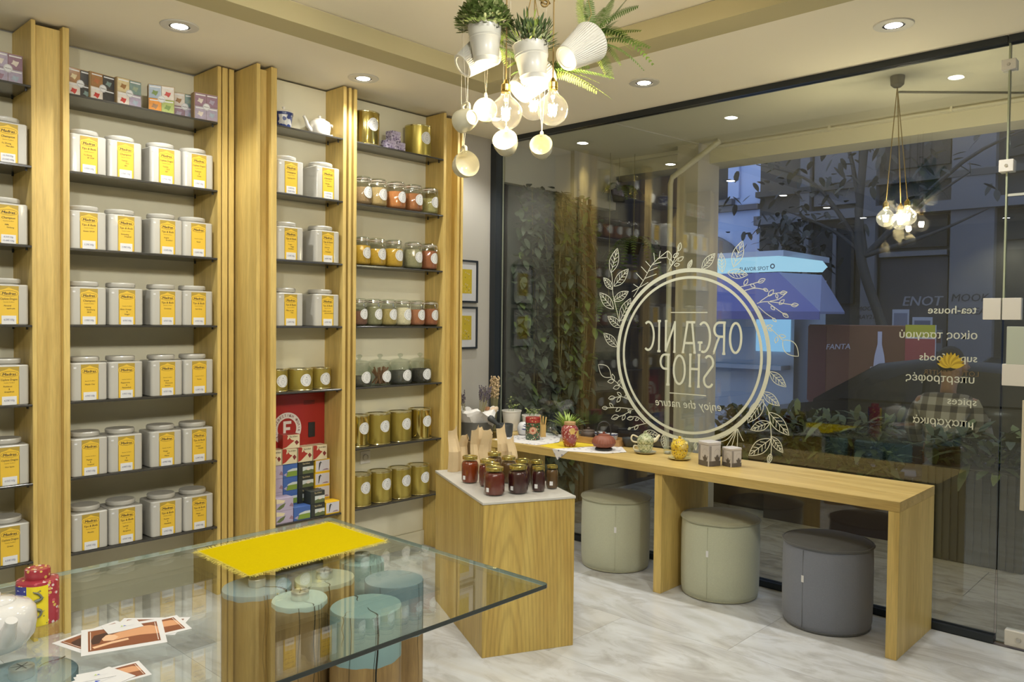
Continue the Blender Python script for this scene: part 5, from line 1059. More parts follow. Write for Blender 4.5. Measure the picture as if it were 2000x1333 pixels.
def tea_for_one(x, y, rz, pat, plain_, label, lab2, grp):
    t = thing('saucer', lab2, 'saucer', (x, y, BZ), rz, 'saucers on the counter'); t.scale = (.86,)*3; MB().lathe([(.045,0),(.05,.003),(.078,.012),(.080,.015),(.074,.014),(.045,.006),(0,.006)], 36).build('plate', plain_, t, 60)
    t = thing('stacked_teapot', label, 'teapot', (x, y, BZ+.0056), rz, grp); t.scale = (.88,)*3
    cup = MB().lathe([(.028,0),(.034,.003),(.050,.025),(.056,.055),(.054,.060),(.05,.060),(.044,.02),(0,.012)], 32).build('cup', pat, t, 60)
    MB().tube(bez([(-.052,0,.045),(-.078,0,.048),(-.080,0,.022),(-.046,0,.014)], 5), .005, 8).build('cup_handle', plain_, cup, 60)
    MB().lathe([(.050,.056),(.058,.066),(.060,.085),(.054,.108),(.038,.122),(.030,.125)], 32).build('pot', pat, t, 60)
    MB().lathe([(.031,.125),(.029,.130),(.012,.135),(.008,.137),(.012,.146),(.008,.152),(0,.153)], 24).build('lid', pat, t, 60)
    MB().tube(bez([(-.054,0,.108),(-.088,0,.122),(-.100,0,.10),(-.088,0,.078),(-.056,0,.072)], 5), .006, 10).build('handle', plain_, t, 60)
    MB().tube(bez([(.050,0,.082),(.075,0,.092),(.092,0,.115),(.102,0,.122)], 4), [.018,.017,.016,.015,.013,.012,.011,.010,.010,.009,.009,.009,.009], 12).build('spout', plain_, t, 60)
tea_for_one(4.188, 2.761, -.80, GRT, CRM, 'green patterned teapot stacked on its own cup', 'cream saucer under the green patterned teapot', 'tea-for-one sets')
tea_for_one(4.150, 2.495, -2.15, YLT, YCR, 'yellow rose-patterned teapot stacked on its own cup', 'yellow saucer under the rose-patterned teapot', 'tea-for-one sets')
t = thing('glass_tealight', 'small clear glass box between the two stacked teapots', 'candle holder', (4.274, 2.654, BZ)); t.scale = (.8,)*3; MB().rbox(0,0,0,.055,.05,.05,.006,.002,2).build('glass_body', JG, t); MB().rbox(0,0,.003,.020,.036,.036,.004,.002,2).build('wax', plain('wax', (.55,.53,.48), .5), t)
TINS = plain('printed_tin', (.50,.47,.46), .4); TIND = plain('tin_dark', (.10,.085,.075), .45); TINGR = plain('tin_grey', (.24,.22,.215), .45)
def deco_tin(x, y, rz, w, h, label):
    t = thing('storage_tin', label, 'tin', (x, y, BZ), rz, 'printed tins on the counter'); d = w*.98
    MB().rbox(0,0,0,h*.86,w,d,.008,.002,3).build('body', TINS, t); MB().rbox(0,0,h*.862,h,w+.003,d+.003,.009,.003,3).build('lid', TINS, t)
    for T_ in (M.Identity(4), Rz(-PI/2)):
        m = MB(); fy = -w/2-.0006
        m.box(-w*.44,w*.44,fy,fy+.0005,.002,h*.22,0,T_)
        def P(pts, mi=0): m.add([(px*w, fy-.0004, pz*h) for px, pz in pts], [tuple(range(len(pts)))], mi, T_)
        P([(.18+.16*math.cos(a), .30+.12*math.sin(a)) for a in [2*PI*i/14 for i in range(14)]]); P([(.10,.42),(.26,.42),(.24,.46),(.12,.46)]); P([(.17,.46),(.19,.46),(.19,.50),(.17,.50)]); P([(.30,.30),(.40,.44),(.43,.43),(.33,.24)]); P([(.04,.26),(-.05,.38),(-.02,.40),(.06,.33)])
        for k in range(9): a = PI*(.08+.84*k/8); cx, cz, r = .18+.26*math.cos(a), .48+.22*math.sin(a), .022; P([(cx-r*.5,cz-r),(cx+r*.6,cz),(cx+r*.2,cz+r*1.6)])
        P([(-.44,.22),(-.28,.22),(-.28,.84),(-.44,.84)], 1)
        m.build('print', [TIND, TINGR], t, 0)
    return t
deco_tin(4.112, 2.276, -.36, .092, .138, 'taller grey printed tin with teapot silhouette'); deco_tin(4.178, 2.172, -.36, .080, .108, 'shorter grey printed tin with teapot silhouette')

# ------------------------------------------------------------------ hanging cluster of globe bulbs, cups and pots
PO, PR, PA = V((2.2, 1.98, 2.4)), V((.6815, -.7317, 0)), V((.7317, .6815, 0))
def pp(x, y, d=0.0):      # place in the cluster: across, up, away
    k = 1+d/2.96; return PO+PR*((x-1032)/534*k)+V((0, 0, 1))*((174-y)/534*k-(k-1)*-.0+(k-1)*.85)+PA*d
CORD = plain('twisted_cord', (.36,.24,.08), .8); BRASS = plain('brass', (.62,.43,.12), .22, metal=1); BGL = glassy('bulb_glass', (.99,.98,.95), 1.0, bloom=.009); FIL = emis('filament', (1, .72, .36), 300)
def globe(loc, R, label, ztop, group, tip=None, watts=BULB_W, seg=32):
    t = thing('globe_pendant', label, 'pendant lamp', loc, 0, group)
    prof = [(0,-R)]+[(R*math.sin(PI*i/18), -R*math.cos(PI*i/18)) for i in range(1, 15)]+[(R*.42,R*.95),(R*.30,R*1.12),(R*.245,R*1.26)]
    b = MB().lathe(prof, seg, cap1=False).build('bulb', BGL, t, 180)
    f = MB(); [f.tube([(.010*math.cos(PI*k/3), .010*math.sin(PI*k/3), -.40*R), (.016*math.cos(PI*k/3), .016*math.sin(PI*k/3), .35*R)], .0011, 5) for k in range(6)]; f.build('filament', FIL, b, 180)
    MB().tube([(0,0,R*1.25),(0,0,R*.5)], [.006,.003], 8).build('stem', BGL, b, 180)
    MB().lathe([(.0155,R*1.22),(.0175,R*1.26),(.0175,R*1.36),(.0155,R*1.38),(.0175,R*1.40),(.0175,R*1.72),(.012,R*1.80),(.006,R*2.0),(.003,R*2.05)], 20).build('socket', BRASS, t, 40)
    top = V((0, 0, ztop-loc[2])) if tip is None else V(tip)-V(loc); c = [V((0,0,R*2.0)), V((0,0,R*2.0))*.5+top*.5, top]
    MB().tube(bez(c, 6), .0028, 6).build('cord', CORD, t, 60)
    l = light('bulb_lamp', 'POINT', loc, watts, BULBC, shadow_soft_size=.018); l['kind'] = 'helper'
    return t
GB_ = 'globe bulbs of the hanging cluster'
globe(pp(988, 222), .0605, 'clear globe bulb on a brown cord, lowest and closest to the white bucket', 3.035, GB_)
globe(pp(1044, 205, .16), .058, 'clear globe bulb farther back below the tilted ridged pot', 3.035, GB_)
globe(pp(1080, 214), .0575, 'clear globe bulb on a brown cord below the big fern pot', 3.035, GB_)
THREAD = plain('white_thread', (.78,.74,.62), .8); MUG = plain('cup_cream', (.57,.53,.38), .18, coat=.5)
def frame(up, ax):          # local z -> ax, local x -> up
    z = V(ax).normalized(); x = (V(up)-z*V(up).dot(z)).normalized(); y = z.cross(x)
    return M(((x.x,y.x,z.x,0),(x.y,y.y,z.y,0),(x.z,y.z,z.z,0),(0,0,0,1)))
def hang_cup(loc, ax, R, label, threads=((-.006,0),(.006,0))):
    t = thing('hanging_cup', label, 'cup', loc, 0, 'cups hanging on threads'); F = frame((0,0,1), ax)
    MB().lathe([(0,-.034),(.022,-.034),(.023,-.038),(.027,-.038),(.028,-.034),(R*.80,-.022),(R*.97,.004),(R,.030),(R*.985,.033),(R*.955,.030),(R*.92,.004),(R*.74,-.018),(.02,-.029),(0,-.030)], 40, T=F).build('bowl', MUG, t, 60)
    MB().tube([F @ V(p) for p in bez([(R*.93,0,.018),(R*1.28,0,.022),(R*1.45,0,.004),(R*1.25,0,-.016),(R*.82,0,-.018)], 6)], [.0062]*25, 10).build('handle', MUG, t, 60)
    m = MB()
    for dx, dy in threads: m.tube([V((0,0,R*1.38)), PR*dx*2+V((0,0,.25)), PR*dx*2+V((0,0,3.035-loc[2]))], .0005, 4)
    m.build('thread', THREAD, t, 60); return t
TOC = -PA
hang_cup(pp(911, 235, .0), -(TOC*.75+PR*.60+V((0,0,.05))), .043, 'cream cup with its foot ring turned out, highest by the ridged pot')
hang_cup(pp(950, 219, .14), TOC*.9+PR*-.05, .046, 'cream cup behind the lowest bulb, showing its yellow-lit bowl')
hang_cup(pp(990, 283, .07), TOC*.9+PR*-.15+V((0,0,.42)), .047, 'cream cup hanging straight under the lowest bulb')
hang_cup(pp(1060, 290, .08), TOC*.92+PR*-.12+V((0,0,.30)), .043, 'cream cup with a curved shadow inside, in front of the window')
hang_cup(pp(908, 325, .10), TOC*.78+PR*.42+V((0,0,.10)), .050, 'lowest cream cup of the cluster, bowl open towards the room')
# pots and their plants
BKT = plain('enamel_white', (.55,.53,.46), .35, coat=.2); RPOT = plain('ridged_white', (.58,.56,.49), .5); WIRE = plain('dark_wire', (.05,.05,.04), .4, metal=.6)
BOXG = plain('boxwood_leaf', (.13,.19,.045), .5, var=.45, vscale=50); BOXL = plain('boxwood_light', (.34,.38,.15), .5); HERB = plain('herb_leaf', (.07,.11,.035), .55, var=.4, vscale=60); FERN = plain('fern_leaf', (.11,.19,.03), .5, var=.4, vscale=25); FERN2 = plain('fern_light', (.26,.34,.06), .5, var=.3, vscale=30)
def bucket(loc, r0, r1, h, ax, label, name='hanging_bucket'):
    t = thing(name, label, 'plant pot', loc, 0, 'hanging plant pots'); F = frame((1,0,0) if abs(V(ax).normalized().z) > .8 else (0,0,1), ax)
    MB().lathe([(0,0),(r0,0),(r0+.001,.003),(r0+(r1-r0)*.10,h*.10),(r0+(r1-r0)*.14+.0015,h*.12),(r0+(r1-r0)*.14,h*.14),(r0+(r1-r0)*.62,h*.62),(r0+(r1-r0)*.66+.002,h*.65),(r0+(r1-r0)*.68,h*.68),(r0+(r1-r0)*.72+.002,h*.71),(r0+(r1-r0)*.74,h*.74),(r1,h),(r1+.0025,h+.001),(r1-.002,h+.002),(r1-.004,h*.95),(0,h*.92)], 36, T=F).build('bucket', BKT, t, 40)
    for s in (-1, 1):
        MB().tube([F @ V(p) for p in bez([(0,s*r1*.96,h*.86),(0,s*(r1+.008),h*.84),(0,s*(r1+.009),h*.92),(0,s*(r1+.002),h*.97)], 4)], .0018, 5).build('ear', WIRE, t, 60)
    return t, F
def ridged(loc, r0, r1, h, ax, label):
    t = thing('hanging_pot', label, 'plant pot', loc, 0, 'hanging plant pots'); F = frame((0,0,1), ax); pr = [(0,.003),(r0*.75,.003),(r0*.8,0),(r0,0),(r0+.002,.004)]; n = 30
    n_ = 96
    m = MB(); rings = [[(r*math.cos(a), r*math.sin(a), z) for a in [2*PI*i/n_ for i in range(n_)]] for r, z in pr]
    for z, f in ((.008, 0), (h*.97, 1)):
        r = r0+(r1-r0)*f; rings.append([((r+.0022*(i % 2))*math.cos(2*PI*i/n_), (r+.0022*(i % 2))*math.sin(2*PI*i/n_), z) for i in range(n_)])
    for r, z in ((r1, h), (r1-.004, h), (r1-.008, h*.85), (0.001, h*.84)): rings.append([(r*math.cos(2*PI*i/n_), r*math.sin(2*PI*i/n_), z) for i in range(n_)])
    m.loft(rings, T=F).build('pot', RPOT, t, 25); 
    MB().tube([F @ V((r1*.6,0,h*.9)), V((0,0,.2))*.5+F @ V((0,0,h)), V((0,0,3.035-loc[2]))], .0016, 5).build('hanger', CORD, t, 60)
    return t, F
def frond(t, base, d, L_, w, sag, mat, n=22):
    d = V(d).normalized(); side = d.cross(V((0,0,1))); side = side.normalized() if side.length > .05 else V((1,0,0)); m = MB(); pts = []
    for i in range(n+1):
        f = i/n; pts.append(V(base)+d*L_*f*(1-.15*f)-V((0,0,1))*sag*L_*f*f)
    m.tube(pts, [.0012*(1.1-i/n) for i in range(n+1)], 4)
    for i in range(2, n+1):
        f = i/n; T_ = (pts[i]-pts[i-1]).normalized(); ll = w*(math.sin(PI*min(.97, .10+.82*f))**.7)*random.uniform(.88, 1.08); nn = side.cross(T_)
        for s in (-1, 1):
            p = pts[i]; e = p+side*s*ll+T_*ll*.35-nn*ll*.12; q = T_*(L_/n*.34)
            m.add([p-q, p+q, p+(e-p)*.6+q*.8, e, p+(e-p)*.6-q*.8], [(0,1,2,3,4)])
    return m.build('frond', mat, t, 0)
def frond_to(t, base, tip, bow, w, mat, n=24):
    b, e = V(base), V(tip)-t.location; pts = [b+(e-b)*(i/n)+V((0,0,1))*bow*(e-b).length*4*(i/n)*(1-i/n)*(1-.3*i/n) for i in range(n+1)]; m = MB(); side = (e-b).cross(V((0,0,1))).normalized()
    roll = random.uniform(-.6, .6)
    m.tube(pts, [.0013*(1.1-i/n) for i in range(n+1)], 4)
    for i in range(2, n+1):
        T_ = (pts[i]-pts[i-1]).normalized(); nn = side.cross(T_).normalized(); sd = (side*math.cos(roll)+nn*math.sin(roll)).normalized(); ll = w*(math.sin(PI*min(.96, .12+.80*i/n))**.7)*random.uniform(.9, 1.06); L_ = (e-b).length
        for s in (-1, 1):
            p = pts[i]; q = T_*(L_/n*.36); x = p+sd*s*ll+T_*ll*.30-V((0,0,1))*ll*.15
            m.add([p-q, p+q, p+(x-p)*.65+q*.8, x, p+(x-p)*.65-q*.8], [(0,1,2,3,4)])
    return m.build('frond', mat, t, 0)
def shrub(t, c, R, n, mats, ln, wd, up=.6, zs=1.0):
    m = MB(); st = MB()
    for i in range(n):
        a, e = random.uniform(0, 6.28), random.random(); r = R*(.35+.65*random.random()**.5); p = V((r*math.cos(a)*math.sqrt(1-e*e*.8), r*math.sin(a)*math.sqrt(1-e*e*.8), zs*r*e*1.25))
        b0 = V((p.x*.25, p.y*.25, 0)); 
        if i % 6 == 0: st.tube([V(c)+b0, V(c)+(b0+p)*.55, V(c)+p], .0010, 4)
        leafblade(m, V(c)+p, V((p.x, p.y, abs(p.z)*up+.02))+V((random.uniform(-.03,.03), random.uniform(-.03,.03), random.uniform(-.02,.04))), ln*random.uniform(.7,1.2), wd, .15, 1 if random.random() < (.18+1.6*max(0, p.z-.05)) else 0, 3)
    tag(m.build('foliage', mats, t, 0), kind='stuff'); st.build('twigs', STK, t, 60)
random.seed(23)
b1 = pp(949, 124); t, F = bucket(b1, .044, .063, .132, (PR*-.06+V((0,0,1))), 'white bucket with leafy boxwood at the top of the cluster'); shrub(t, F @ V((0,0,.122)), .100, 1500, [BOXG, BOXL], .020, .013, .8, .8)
MB().tube([F @ V((0,.063,.125)), V((0,0,.35)), V((0,0,3.035-b1.z))], .002, 5).build('hanger', CORD, t, 60)
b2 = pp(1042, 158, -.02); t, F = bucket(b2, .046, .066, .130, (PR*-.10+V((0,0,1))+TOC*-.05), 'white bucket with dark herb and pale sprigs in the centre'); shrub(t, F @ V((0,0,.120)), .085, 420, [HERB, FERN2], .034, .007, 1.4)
MB().tube([F @ V((0,.066,.125)), V((0,0,.35)), V((0,0,3.035-b2.z))], .002, 5).build('hanger', CORD, t, 60)
t, F = ridged(pp(903, 131, .06), .046, .066, .14, PR*.72+V((0,0,.62))+PA*.35, 'ridged white pot tipped over behind the boxwood bucket')
for k in range(9): frond(t, F @ V((random.uniform(-.03,.03), random.uniform(-.03,.03), .13)), PR*random.uniform(.15,.8)+V((0,0,random.uniform(.2,1.0)))+PA*random.uniform(-.3,.5), random.uniform(.14,.22), .022, .5, [FERN2, FERN][k % 2])
t, F = ridged(pp(1014, 180, .08), .048, .068, .14, PR*.62+V((0,0,.66))+PA*.25, 'ridged white pot tipped over behind the centre bucket, lit by bulbs')
for k, (x, y, d, bow) in enumerate(((1194,190,-.05,.10),(1197,150,.0,.07),(1165,178,.08,.12),(1150,130,.10,.08),(1170,160,-.10,.10),(1128,120,.05,.1))): frond_to(t, F @ V((.02*math.cos(2*k), .02*math.sin(2*k), .13)), pp(x, y, abs(d)), bow, .025, [FERN2, FERN][k % 2])
for k in range(6): frond(t, F @ V((random.uniform(-.03,.03), random.uniform(-.03,.03), .12)), PR*random.uniform(-.7,-.1)+V((0,0,random.uniform(.3,.9)))+PA*random.uniform(-.2,.3), random.uniform(.12,.18), .02, .45, [FERN2, FERN][k % 2])
t, F = ridged(pp(1104, 114, -.05), .045, .074, .150, PR*.60+V((0,0,.54))+PA*.45, 'big ridged white pot tipped over with long fern fronds')
for k, (x, y, d, bow) in enumerate(((1275,122,-.10,.24),(1257,134,.0,.20),(1250,58,.10,.10),(1243,12,.02,.10),(1226,-6,-.08,.08),(1182,142,-.08,.16),(1212,124,.06,.18),(1150,-4,-.05,.06),(1132,-8,.08,.05),(1196,-2,.12,.08),(1268,90,.12,.16),(1235,96,-.15,.14),(1205,40,-.18,.10),(1180,15,-.12,.06),(1222,66,.2,.10),(1195,150,.12,.2),(1168,108,-.16,.12))): frond_to(t, F @ V((.03*math.cos(2.3*k), .03*math.sin(2.3*k), .14)), pp(x, y, abs(d)), bow, .027, [FERN, FERN, FERN2][k % 3])
t = thing('ceiling_rope', 'brown hanging cord loop over the centre of the cluster', 'rope', pp(1062, 4)); MB().tube([V((-.03,0,.0)), V((0,0,-.008)), V((.03,0,0))]+[PR*-.035+V((0,0,.1)), PR*-.035+V((0,0,3.035-pp(1062,4).z))], .003, 6).tube([PR*.035, PR*.035+V((0,0,3.035-pp(1062,4).z))], .003, 6).tube([PR*(.012*math.cos(k))+V((0,0,.012*math.sin(k)-.006)) for k in [2*PI*i/14 for i in range(15)]], .004, 6).build('cord', CORD, t, 60)

# ------------------------------------------------------------------ terrace outside the glass
TCEIL = plain('soffit_paint', (.76,.71,.54), .8); STUC = plain('terrace_stucco', (.62,.57,.48), .85, var=.06, vscale=3)
te = struct(MB().box(4.43, 6.9, -2.5, 4.6, -.06, -.012), 'terrace_floor', OUTTILE)
for i in range(4):
    for j in range(-1, 5):
        y0 = -.3+j*1.0+(.5 if i % 2 else 0)
        MB().box(4.505+i*.6, min(4.505+i*.6+.596, 6.9), y0, y0+.996, -.012, -.002).build('tile', OUTTILE, te, 0)
struct(MB().box(4.5, 5.9, -2.5, 4.33, 2.985, 3.1).box(5.88, 6.15, -2.5, 4.33, 2.845, 3.1).box(5.84, 5.88, -2.5, 4.33, 2.955, 2.985), 'terrace_soffit', TCEIL)
struct(MB().box(4.5, 5.45, 4.345, 4.5, -.2, 3.1).box(5.45, 7.3, 4.345, 4.5, -.2, 3.1, 1), 'terrace_wall', [plain('terrace_wall_paint', (.10,.105,.095), .85, var=.25, vscale=2.5), wood('shelf_reflection_brown', (.05,.036,.022), (.09,.062,.035), 'Z', .6)])  # far stretch browned: the shelves' warm reflection put into the wall colour
struct(MB().box(4.5, 5.9, 4.28, 4.34, 2.62, 2.985).box(5.3, 5.9, 4.24, 4.34, 2.55, 2.985), 'terrace_fascia', STUC)
PIL = wood('pilaster_wood', (.10,.055,.022), (.19,.115,.045), 'Z', .5)
pl = struct(MB().box(5.33, 5.56, 4.25, 4.34, 0, 2.62), 'terrace_pilaster', PIL)
for k in range(3): MB().box(5.35+.07*k, 5.395+.07*k, 4.235, 4.25, 0, 2.6).build('slat', PIL, pl, 0)
struct(MB().box(5.70, 6.04, 3.30, 3.49, -.05, 2.985), 'terrace_column', STUC)
t = thing('drain_pipe', 'cream elbow pipe running down from the terrace beam to the column', 'pipe', (5.80, 3.50, 2.6))
m = MB().tube([(-.127,-.40,.365),(-.127,-.2,.25),(-.127,.02,.13),(-.127,.035,.08),(-.127,.035,-2.6)], .022, 10); m.build('pipe', TCEIL, t, 60)
t = thing('soffit_conduit', 'thin cream cable conduit clipped along the terrace beam', 'conduit', (5.83, 1.0, 2.965)); MB().tube([(0,-3,0),(0,2.2,0)], .010, 8).build('tube', TCEIL, t, 60); MB().tube([(-.60,.65,.012),(-.03,.02,.012),(0,-.1,.012),(0,-3,.013)], .006, 6).build('cable', plain('grey_cable', (.16,.15,.12), .6), t, 60)
for k in range(5): MB().box(-.014,.014,-1.9+.8*k,-1.885+.8*k,-.014,.02).build('clip', TCEIL, t, 0)
t = thing('soffit_cable', 'thin cream cable crossing the terrace ceiling near the wall', 'cable', (4.6, 3.4, 2.98)); MB().tube([(0,.05,0),(1.2,-.1,0)], .006, 6).build('cable', STUC, t, 60)
t = thing('ceiling_canopy', 'dark bell canopy of the terrace pendant with three cords', 'pendant canopy', (4.91, 1.557, 2.984)); MB().lathe([(.038,0),(.040,-.004),(.036,-.05),(.02,-.065),(0,-.066)], 24).build('bell', plain('bell_grey', (.12,.105,.08), .5), t)
GO = 'globe bulbs outside on the terrace'
for k, (x, y, z, la) in enumerate(((4.87,1.592,2.165,'terrace globe bulb of the outer trio, nearest the wreath'),(4.93,1.53,2.15,'terrace globe bulb of the outer trio, middle one'),(4.88,1.478,2.165,'terrace globe bulb of the outer trio, nearest the door'))): globe(V((x, y, z)), .050, la, 2.93, GO, (4.91, 1.557, 2.925), 5.0)
IVY = plain('ivy_leaf', (.10,.12,.08), .6, var=.5, vscale=8); IVYL = plain('ivy_light', (.16,.22,.06), .55)
def leaf_wall(name, label, x0, x1, y, z0, z1, n, sz, mats, depth=.14, light=.08):
    t = thing(name, label, 'ivy', ((x0+x1)/2, y, z0)); m = MB(); cx = (x0+x1)/2
    for i in range(n):
        p = V((random.uniform(x0, x1)-cx, -random.random()*depth, random.uniform(0, z1-z0))); leafblade(m, p, (random.uniform(-1,1), random.uniform(-1,0), random.uniform(-1,.5)), sz*random.uniform(.5,1.4), sz*.6, .3, 1 if random.random() < light else 0, 3)
    tag(m.build('foliage', mats, t, 0), kind='stuff')
    s = MB()
    for k in range(8): a = random.uniform(x0, x1)-cx; s.tube(bez([(a, -.01, 0), (a+random.uniform(-.1,.1), -.03, (z1-z0)*.5), (a+random.uniform(-.1,.1), -.02, z1-z0)], 4), .005, 4)
    s.build('stems', STK, t, 60)
leaf_wall('ivy_panel', 'dense grey-green climbing plant on the terrace side wall next to the window corner', 4.60, 5.32, 4.30, .05, 2.62, 1700, .085, [IVY, IVYL])
leaf_wall('trailing_vine', 'brighter trailing leaves hanging by the brown pilaster outside', 5.05, 5.50, 4.20, .9, 2.55, 260, .085, [IVYL, IVY], .12, .5)
def fern(loc, label, n, L_, sag, name='terrace_fern', pot=True):
    t = thing(name, label, 'plant', loc, 0, 'ferns hanging on the terrace')
    if pot: MB().lathe([(.05,-.12),(.075,0),(.078,.004),(.07,.003),(0,-.01)], 20).build('pot', plain('dark_planter', (.04,.036,.03), .6), t)
    for k in range(n): a = 2*PI*k/n+random.uniform(-.2,.2); frond(t, (.02*math.cos(a), .02*math.sin(a), 0), (math.cos(a), math.sin(a), random.uniform(.2,.9)), L_*random.uniform(.7,1.1), .035, sag, FERN, 16)
    if pot: MB().tube([(0,0,0),(0,0,2.98-loc[2])], .003, 4).build('hanger', STK, t, 60)
fern((5.78,4.12,2.72), 'palm-like fern tuft high in the terrace corner beside the camera', 14, .24, .7)
fern((5.72,3.92,2.25), 'dark fern hanging below the terrace corner', 16, .40, 1.0); fern((5.55,4.05,1.75), 'dark fern hanging lowest beside the pilaster', 14, .32, 1.0)
t = thing('security_camera', 'small dome camera on the terrace fascia', 'camera', (5.72, 4.18, 2.74)); MB().lathe([(.035,0),(.04,.03),(.04,.07)], 16, T=Rx(PI/2) @ Ry(.2)).build('housing', WHITE, t); MB().lathe([(.0,-.002),(.024,-.002),(.026,.004)], 16, T=Rx(PI/2) @ Ry(.2) @ Tr(0,0,-.001)).build('lens', BLACK, t)
# planters along the terrace edge
PLB = plain('planter_bronze', (.05,.045,.035), .5); PLT = plain('planter_rust', (.045,.025,.017), .7)
def planter(x, y, w, d, h, label, n, sz, H, mats, mat=PLB, slats=True):
    t = thing('planter', label, 'planter', (x, y, -.002), 0, 'planters along the terrace edge'); MB().rbox(0,0,0,h,w,d,.01,.003,2).build('box', mat, t)
    if slats:
        n_ = int(d/.045)
        for k in range(n_): MB().box(-w/2-.018,-w/2,-d/2+d*k/n_+.006,-d/2+d*(k+1)/n_-.006,.01,h-.01).build('slat', mat, t, 0)
    m = MB()
    for i in range(n):
        p = V((random.uniform(-w/2, w/2), random.uniform(-d/2, d/2), h)); leafblade(m, p+V((0,0,random.random()**1.5*H*.7)), (random.uniform(-1,1), random.uniform(-1,1), random.uniform(-.2,1.6)), sz*random.uniform(.6,1.5), sz*.35, .35, 1 if random.random() < .25 else 0, 3)
    tag(m.build('foliage', mats, t, 0), kind='stuff')
BUSH = plain('bush_leaf', (.045,.062,.018), .6, var=.5, vscale=6); BUSHL = plain('bush_light', (.11,.14,.035), .6)
planter(5.96, 1.33, .30, .60, .62, 'dark slatted planter with leafy shrub near the glass door', 260, .16, .30, [BUSH, BUSHL])
planter(6.2, 2.38, .35, .95, .45, 'rust planter full of bushy green shrubs behind the wreath', 700, .15, .55, [BUSH, BUSHL], PLT, False)
planter(6.42, 3.2, .35, .5, .45, 'rust planter with shrubs beside the terrace column', 380, .14, .5, [BUSH, BUSHL], PLT, False)

# ------------------------------------------------------------------ street
GZ = -.20
struct(MB().box(6.9, 22, -12, 22, GZ-.2, GZ), 'street', plain('asphalt', (.055,.056,.06), .7, var=.2, vscale=2))
struct(MB().box(12.2, 14, -12, 22, GZ, GZ+.12), 'street_kerb', plain('pavement', (.16,.16,.17), .8, var=.15, vscale=3))
# dark car parked beyond the planters
CARP = plain('car_paint', (.012,.013,.017), .12, coat=1); CARG = plain('car_glass', (.02,.022,.026), .06, spec=.8); TYRE = plain('tyre', (.015,.015,.015), .8)
t = thing('parked_car', 'dark saloon car parked on the street behind the planters', 'car', (9.4, 2.6, GZ))
def carring(y, zb, zt, w, wt): return [(-w,y,zb),(-w,y,(zb+zt)*.55),(-wt,y,zt),(wt,y,zt),(w,y,(zb+zt)*.55),(w,y,zb)]
B_ = [(2.15,.35,.55,.70,.62),(2.0,.22,.70,.82,.74),(1.2,.20,.86,.88,.80),(.75,.20,.93,.88,.78),(-1.35,.20,.98,.88,.78),(-2.0,.22,.95,.84,.76),(-2.15,.36,.80,.74,.70)]
MB().loft([carring(*q) for q in B_]).build('body', CARP, t, 40)
R_ = [(.95,.90,.93,.74,.72),(.30,.90,1.34,.74,.58),(-.2,.90,1.42,.74,.57),(-.9,.90,1.38,.74,.57),(-1.65,.92,.98,.74,.70)]
MB().loft([[(-w,y,zb),(-wt,y,zt),(wt,y,zt),(w,y,zb)] for y, zb, zt, w, wt in R_]).build('cabin', CARP, t, 40)
for sgn in (-1, 1):
    MB().add([(sgn*(.755),.70,.96),(sgn*.66,.28,1.27),(sgn*.655,-.15,1.33),(sgn*.755,-.15,.97)], [(0,1,2,3)]).add([(sgn*.757,-.22,.97),(sgn*.657,-.22,1.33),(sgn*.66,-.85,1.29),(sgn*.757,-1.3,1.0)], [(0,1,2,3)]).build('side_window', CARG, t, 0)
MB().add([(-.66,.88,.985),(.66,.88,.985),(.54,.33,1.335),(-.54,.33,1.335)], [(0,1,2,3)]).build('windscreen', CARG, t, 0)
for x in (-.80, .80):
    for y in (1.35, -1.35):
        wl = MB().lathe([(.20,-.11),(.31,-.11),(.33,-.06),(.33,.06),(.31,.11),(.20,.11)], 24, T=Tr(x,y,.33) @ Ry(PI/2)).build('wheel', TYRE, t); MB().lathe([(0,-.09),(.2,-.10),(.2,.10),(0,.09)], 20, T=Tr(x,y,.33) @ Ry(PI/2)).build('rim', STEEL, wl)
for x in (-.62, .62): MB().ball((x,2.08,.58), .09, 10, sc=(1.2,.5,.7)).build('headlamp', WHITE, t)
# facade opposite
def strip(mb, y0, y1, z0, z1, x0=13.9, x1=14.0): mb.box(x0, x1, y0, y1, z0, z1)
FB = plain('facade_blue', (.46,.56,.78), .85, var=.08, vscale=1.2); FG2 = plain('facade_grey', (.085,.082,.078), .85, var=.5, vscale=1.1); FP = plain('facade_pilaster', (.15,.155,.17), .85, var=.2, vscale=1.5); FD2 = plain('facade_dark', (.018,.02,.022), .6); FSH = plain('facade_shutter', (.05,.05,.065), .6, var=.3, vscale=2)
bd = thing('street_building', 'pale blue plaster building with an arch across the street', 'building', (14, 9.5, GZ))
def bbox(name, par, x0, x1, y0, y1, z0, z1, mat): o = MB().box(x0, x1, y0, y1, z0, z1).build(name, mat, par, 0); o.location = -par.location; return o
bbox('wall', bd, 14.0, 16, 6.80, 13, GZ, 9, FB); bbox('cornice', bd, 13.9, 14, 6.8, 13, 3.66, 3.76, FP)
bbox('window', bd, 13.96, 14.05, 7.40, 8.2, 3.9, 6.0, FD2); bbox('sill', bd, 13.85, 14, 7.3, 8.3, 3.78, 3.88, FP); bbox('shutter', bd, 13.93, 13.99, 7.2, 7.42, 3.9, 6, FB)
m = MB(); n = 20; o_ = []; 
for R in (1.25, .95): o_.append([(13.9, 8.1+R*math.cos(PI*k/n), 2.05+R*math.sin(PI*k/n)) for k in range(n+1)])
m.loft([o_[0], o_[1]], 0, False, False, None, False); m.loft([[(14, y, z) for x, y, z in o_[0]], o_[0]], 0, False, False, None, False); ar = m.build('arch', FP, bd, 0); ar.location = -bd.location
bd2 = thing('street_building', 'grey neoclassical building with pale pilasters and dark shutters across the street', 'building', (14, 3, GZ))
bbox('wall', bd2, 14.0, 16, -12, 6.8, GZ, 9, FG2)
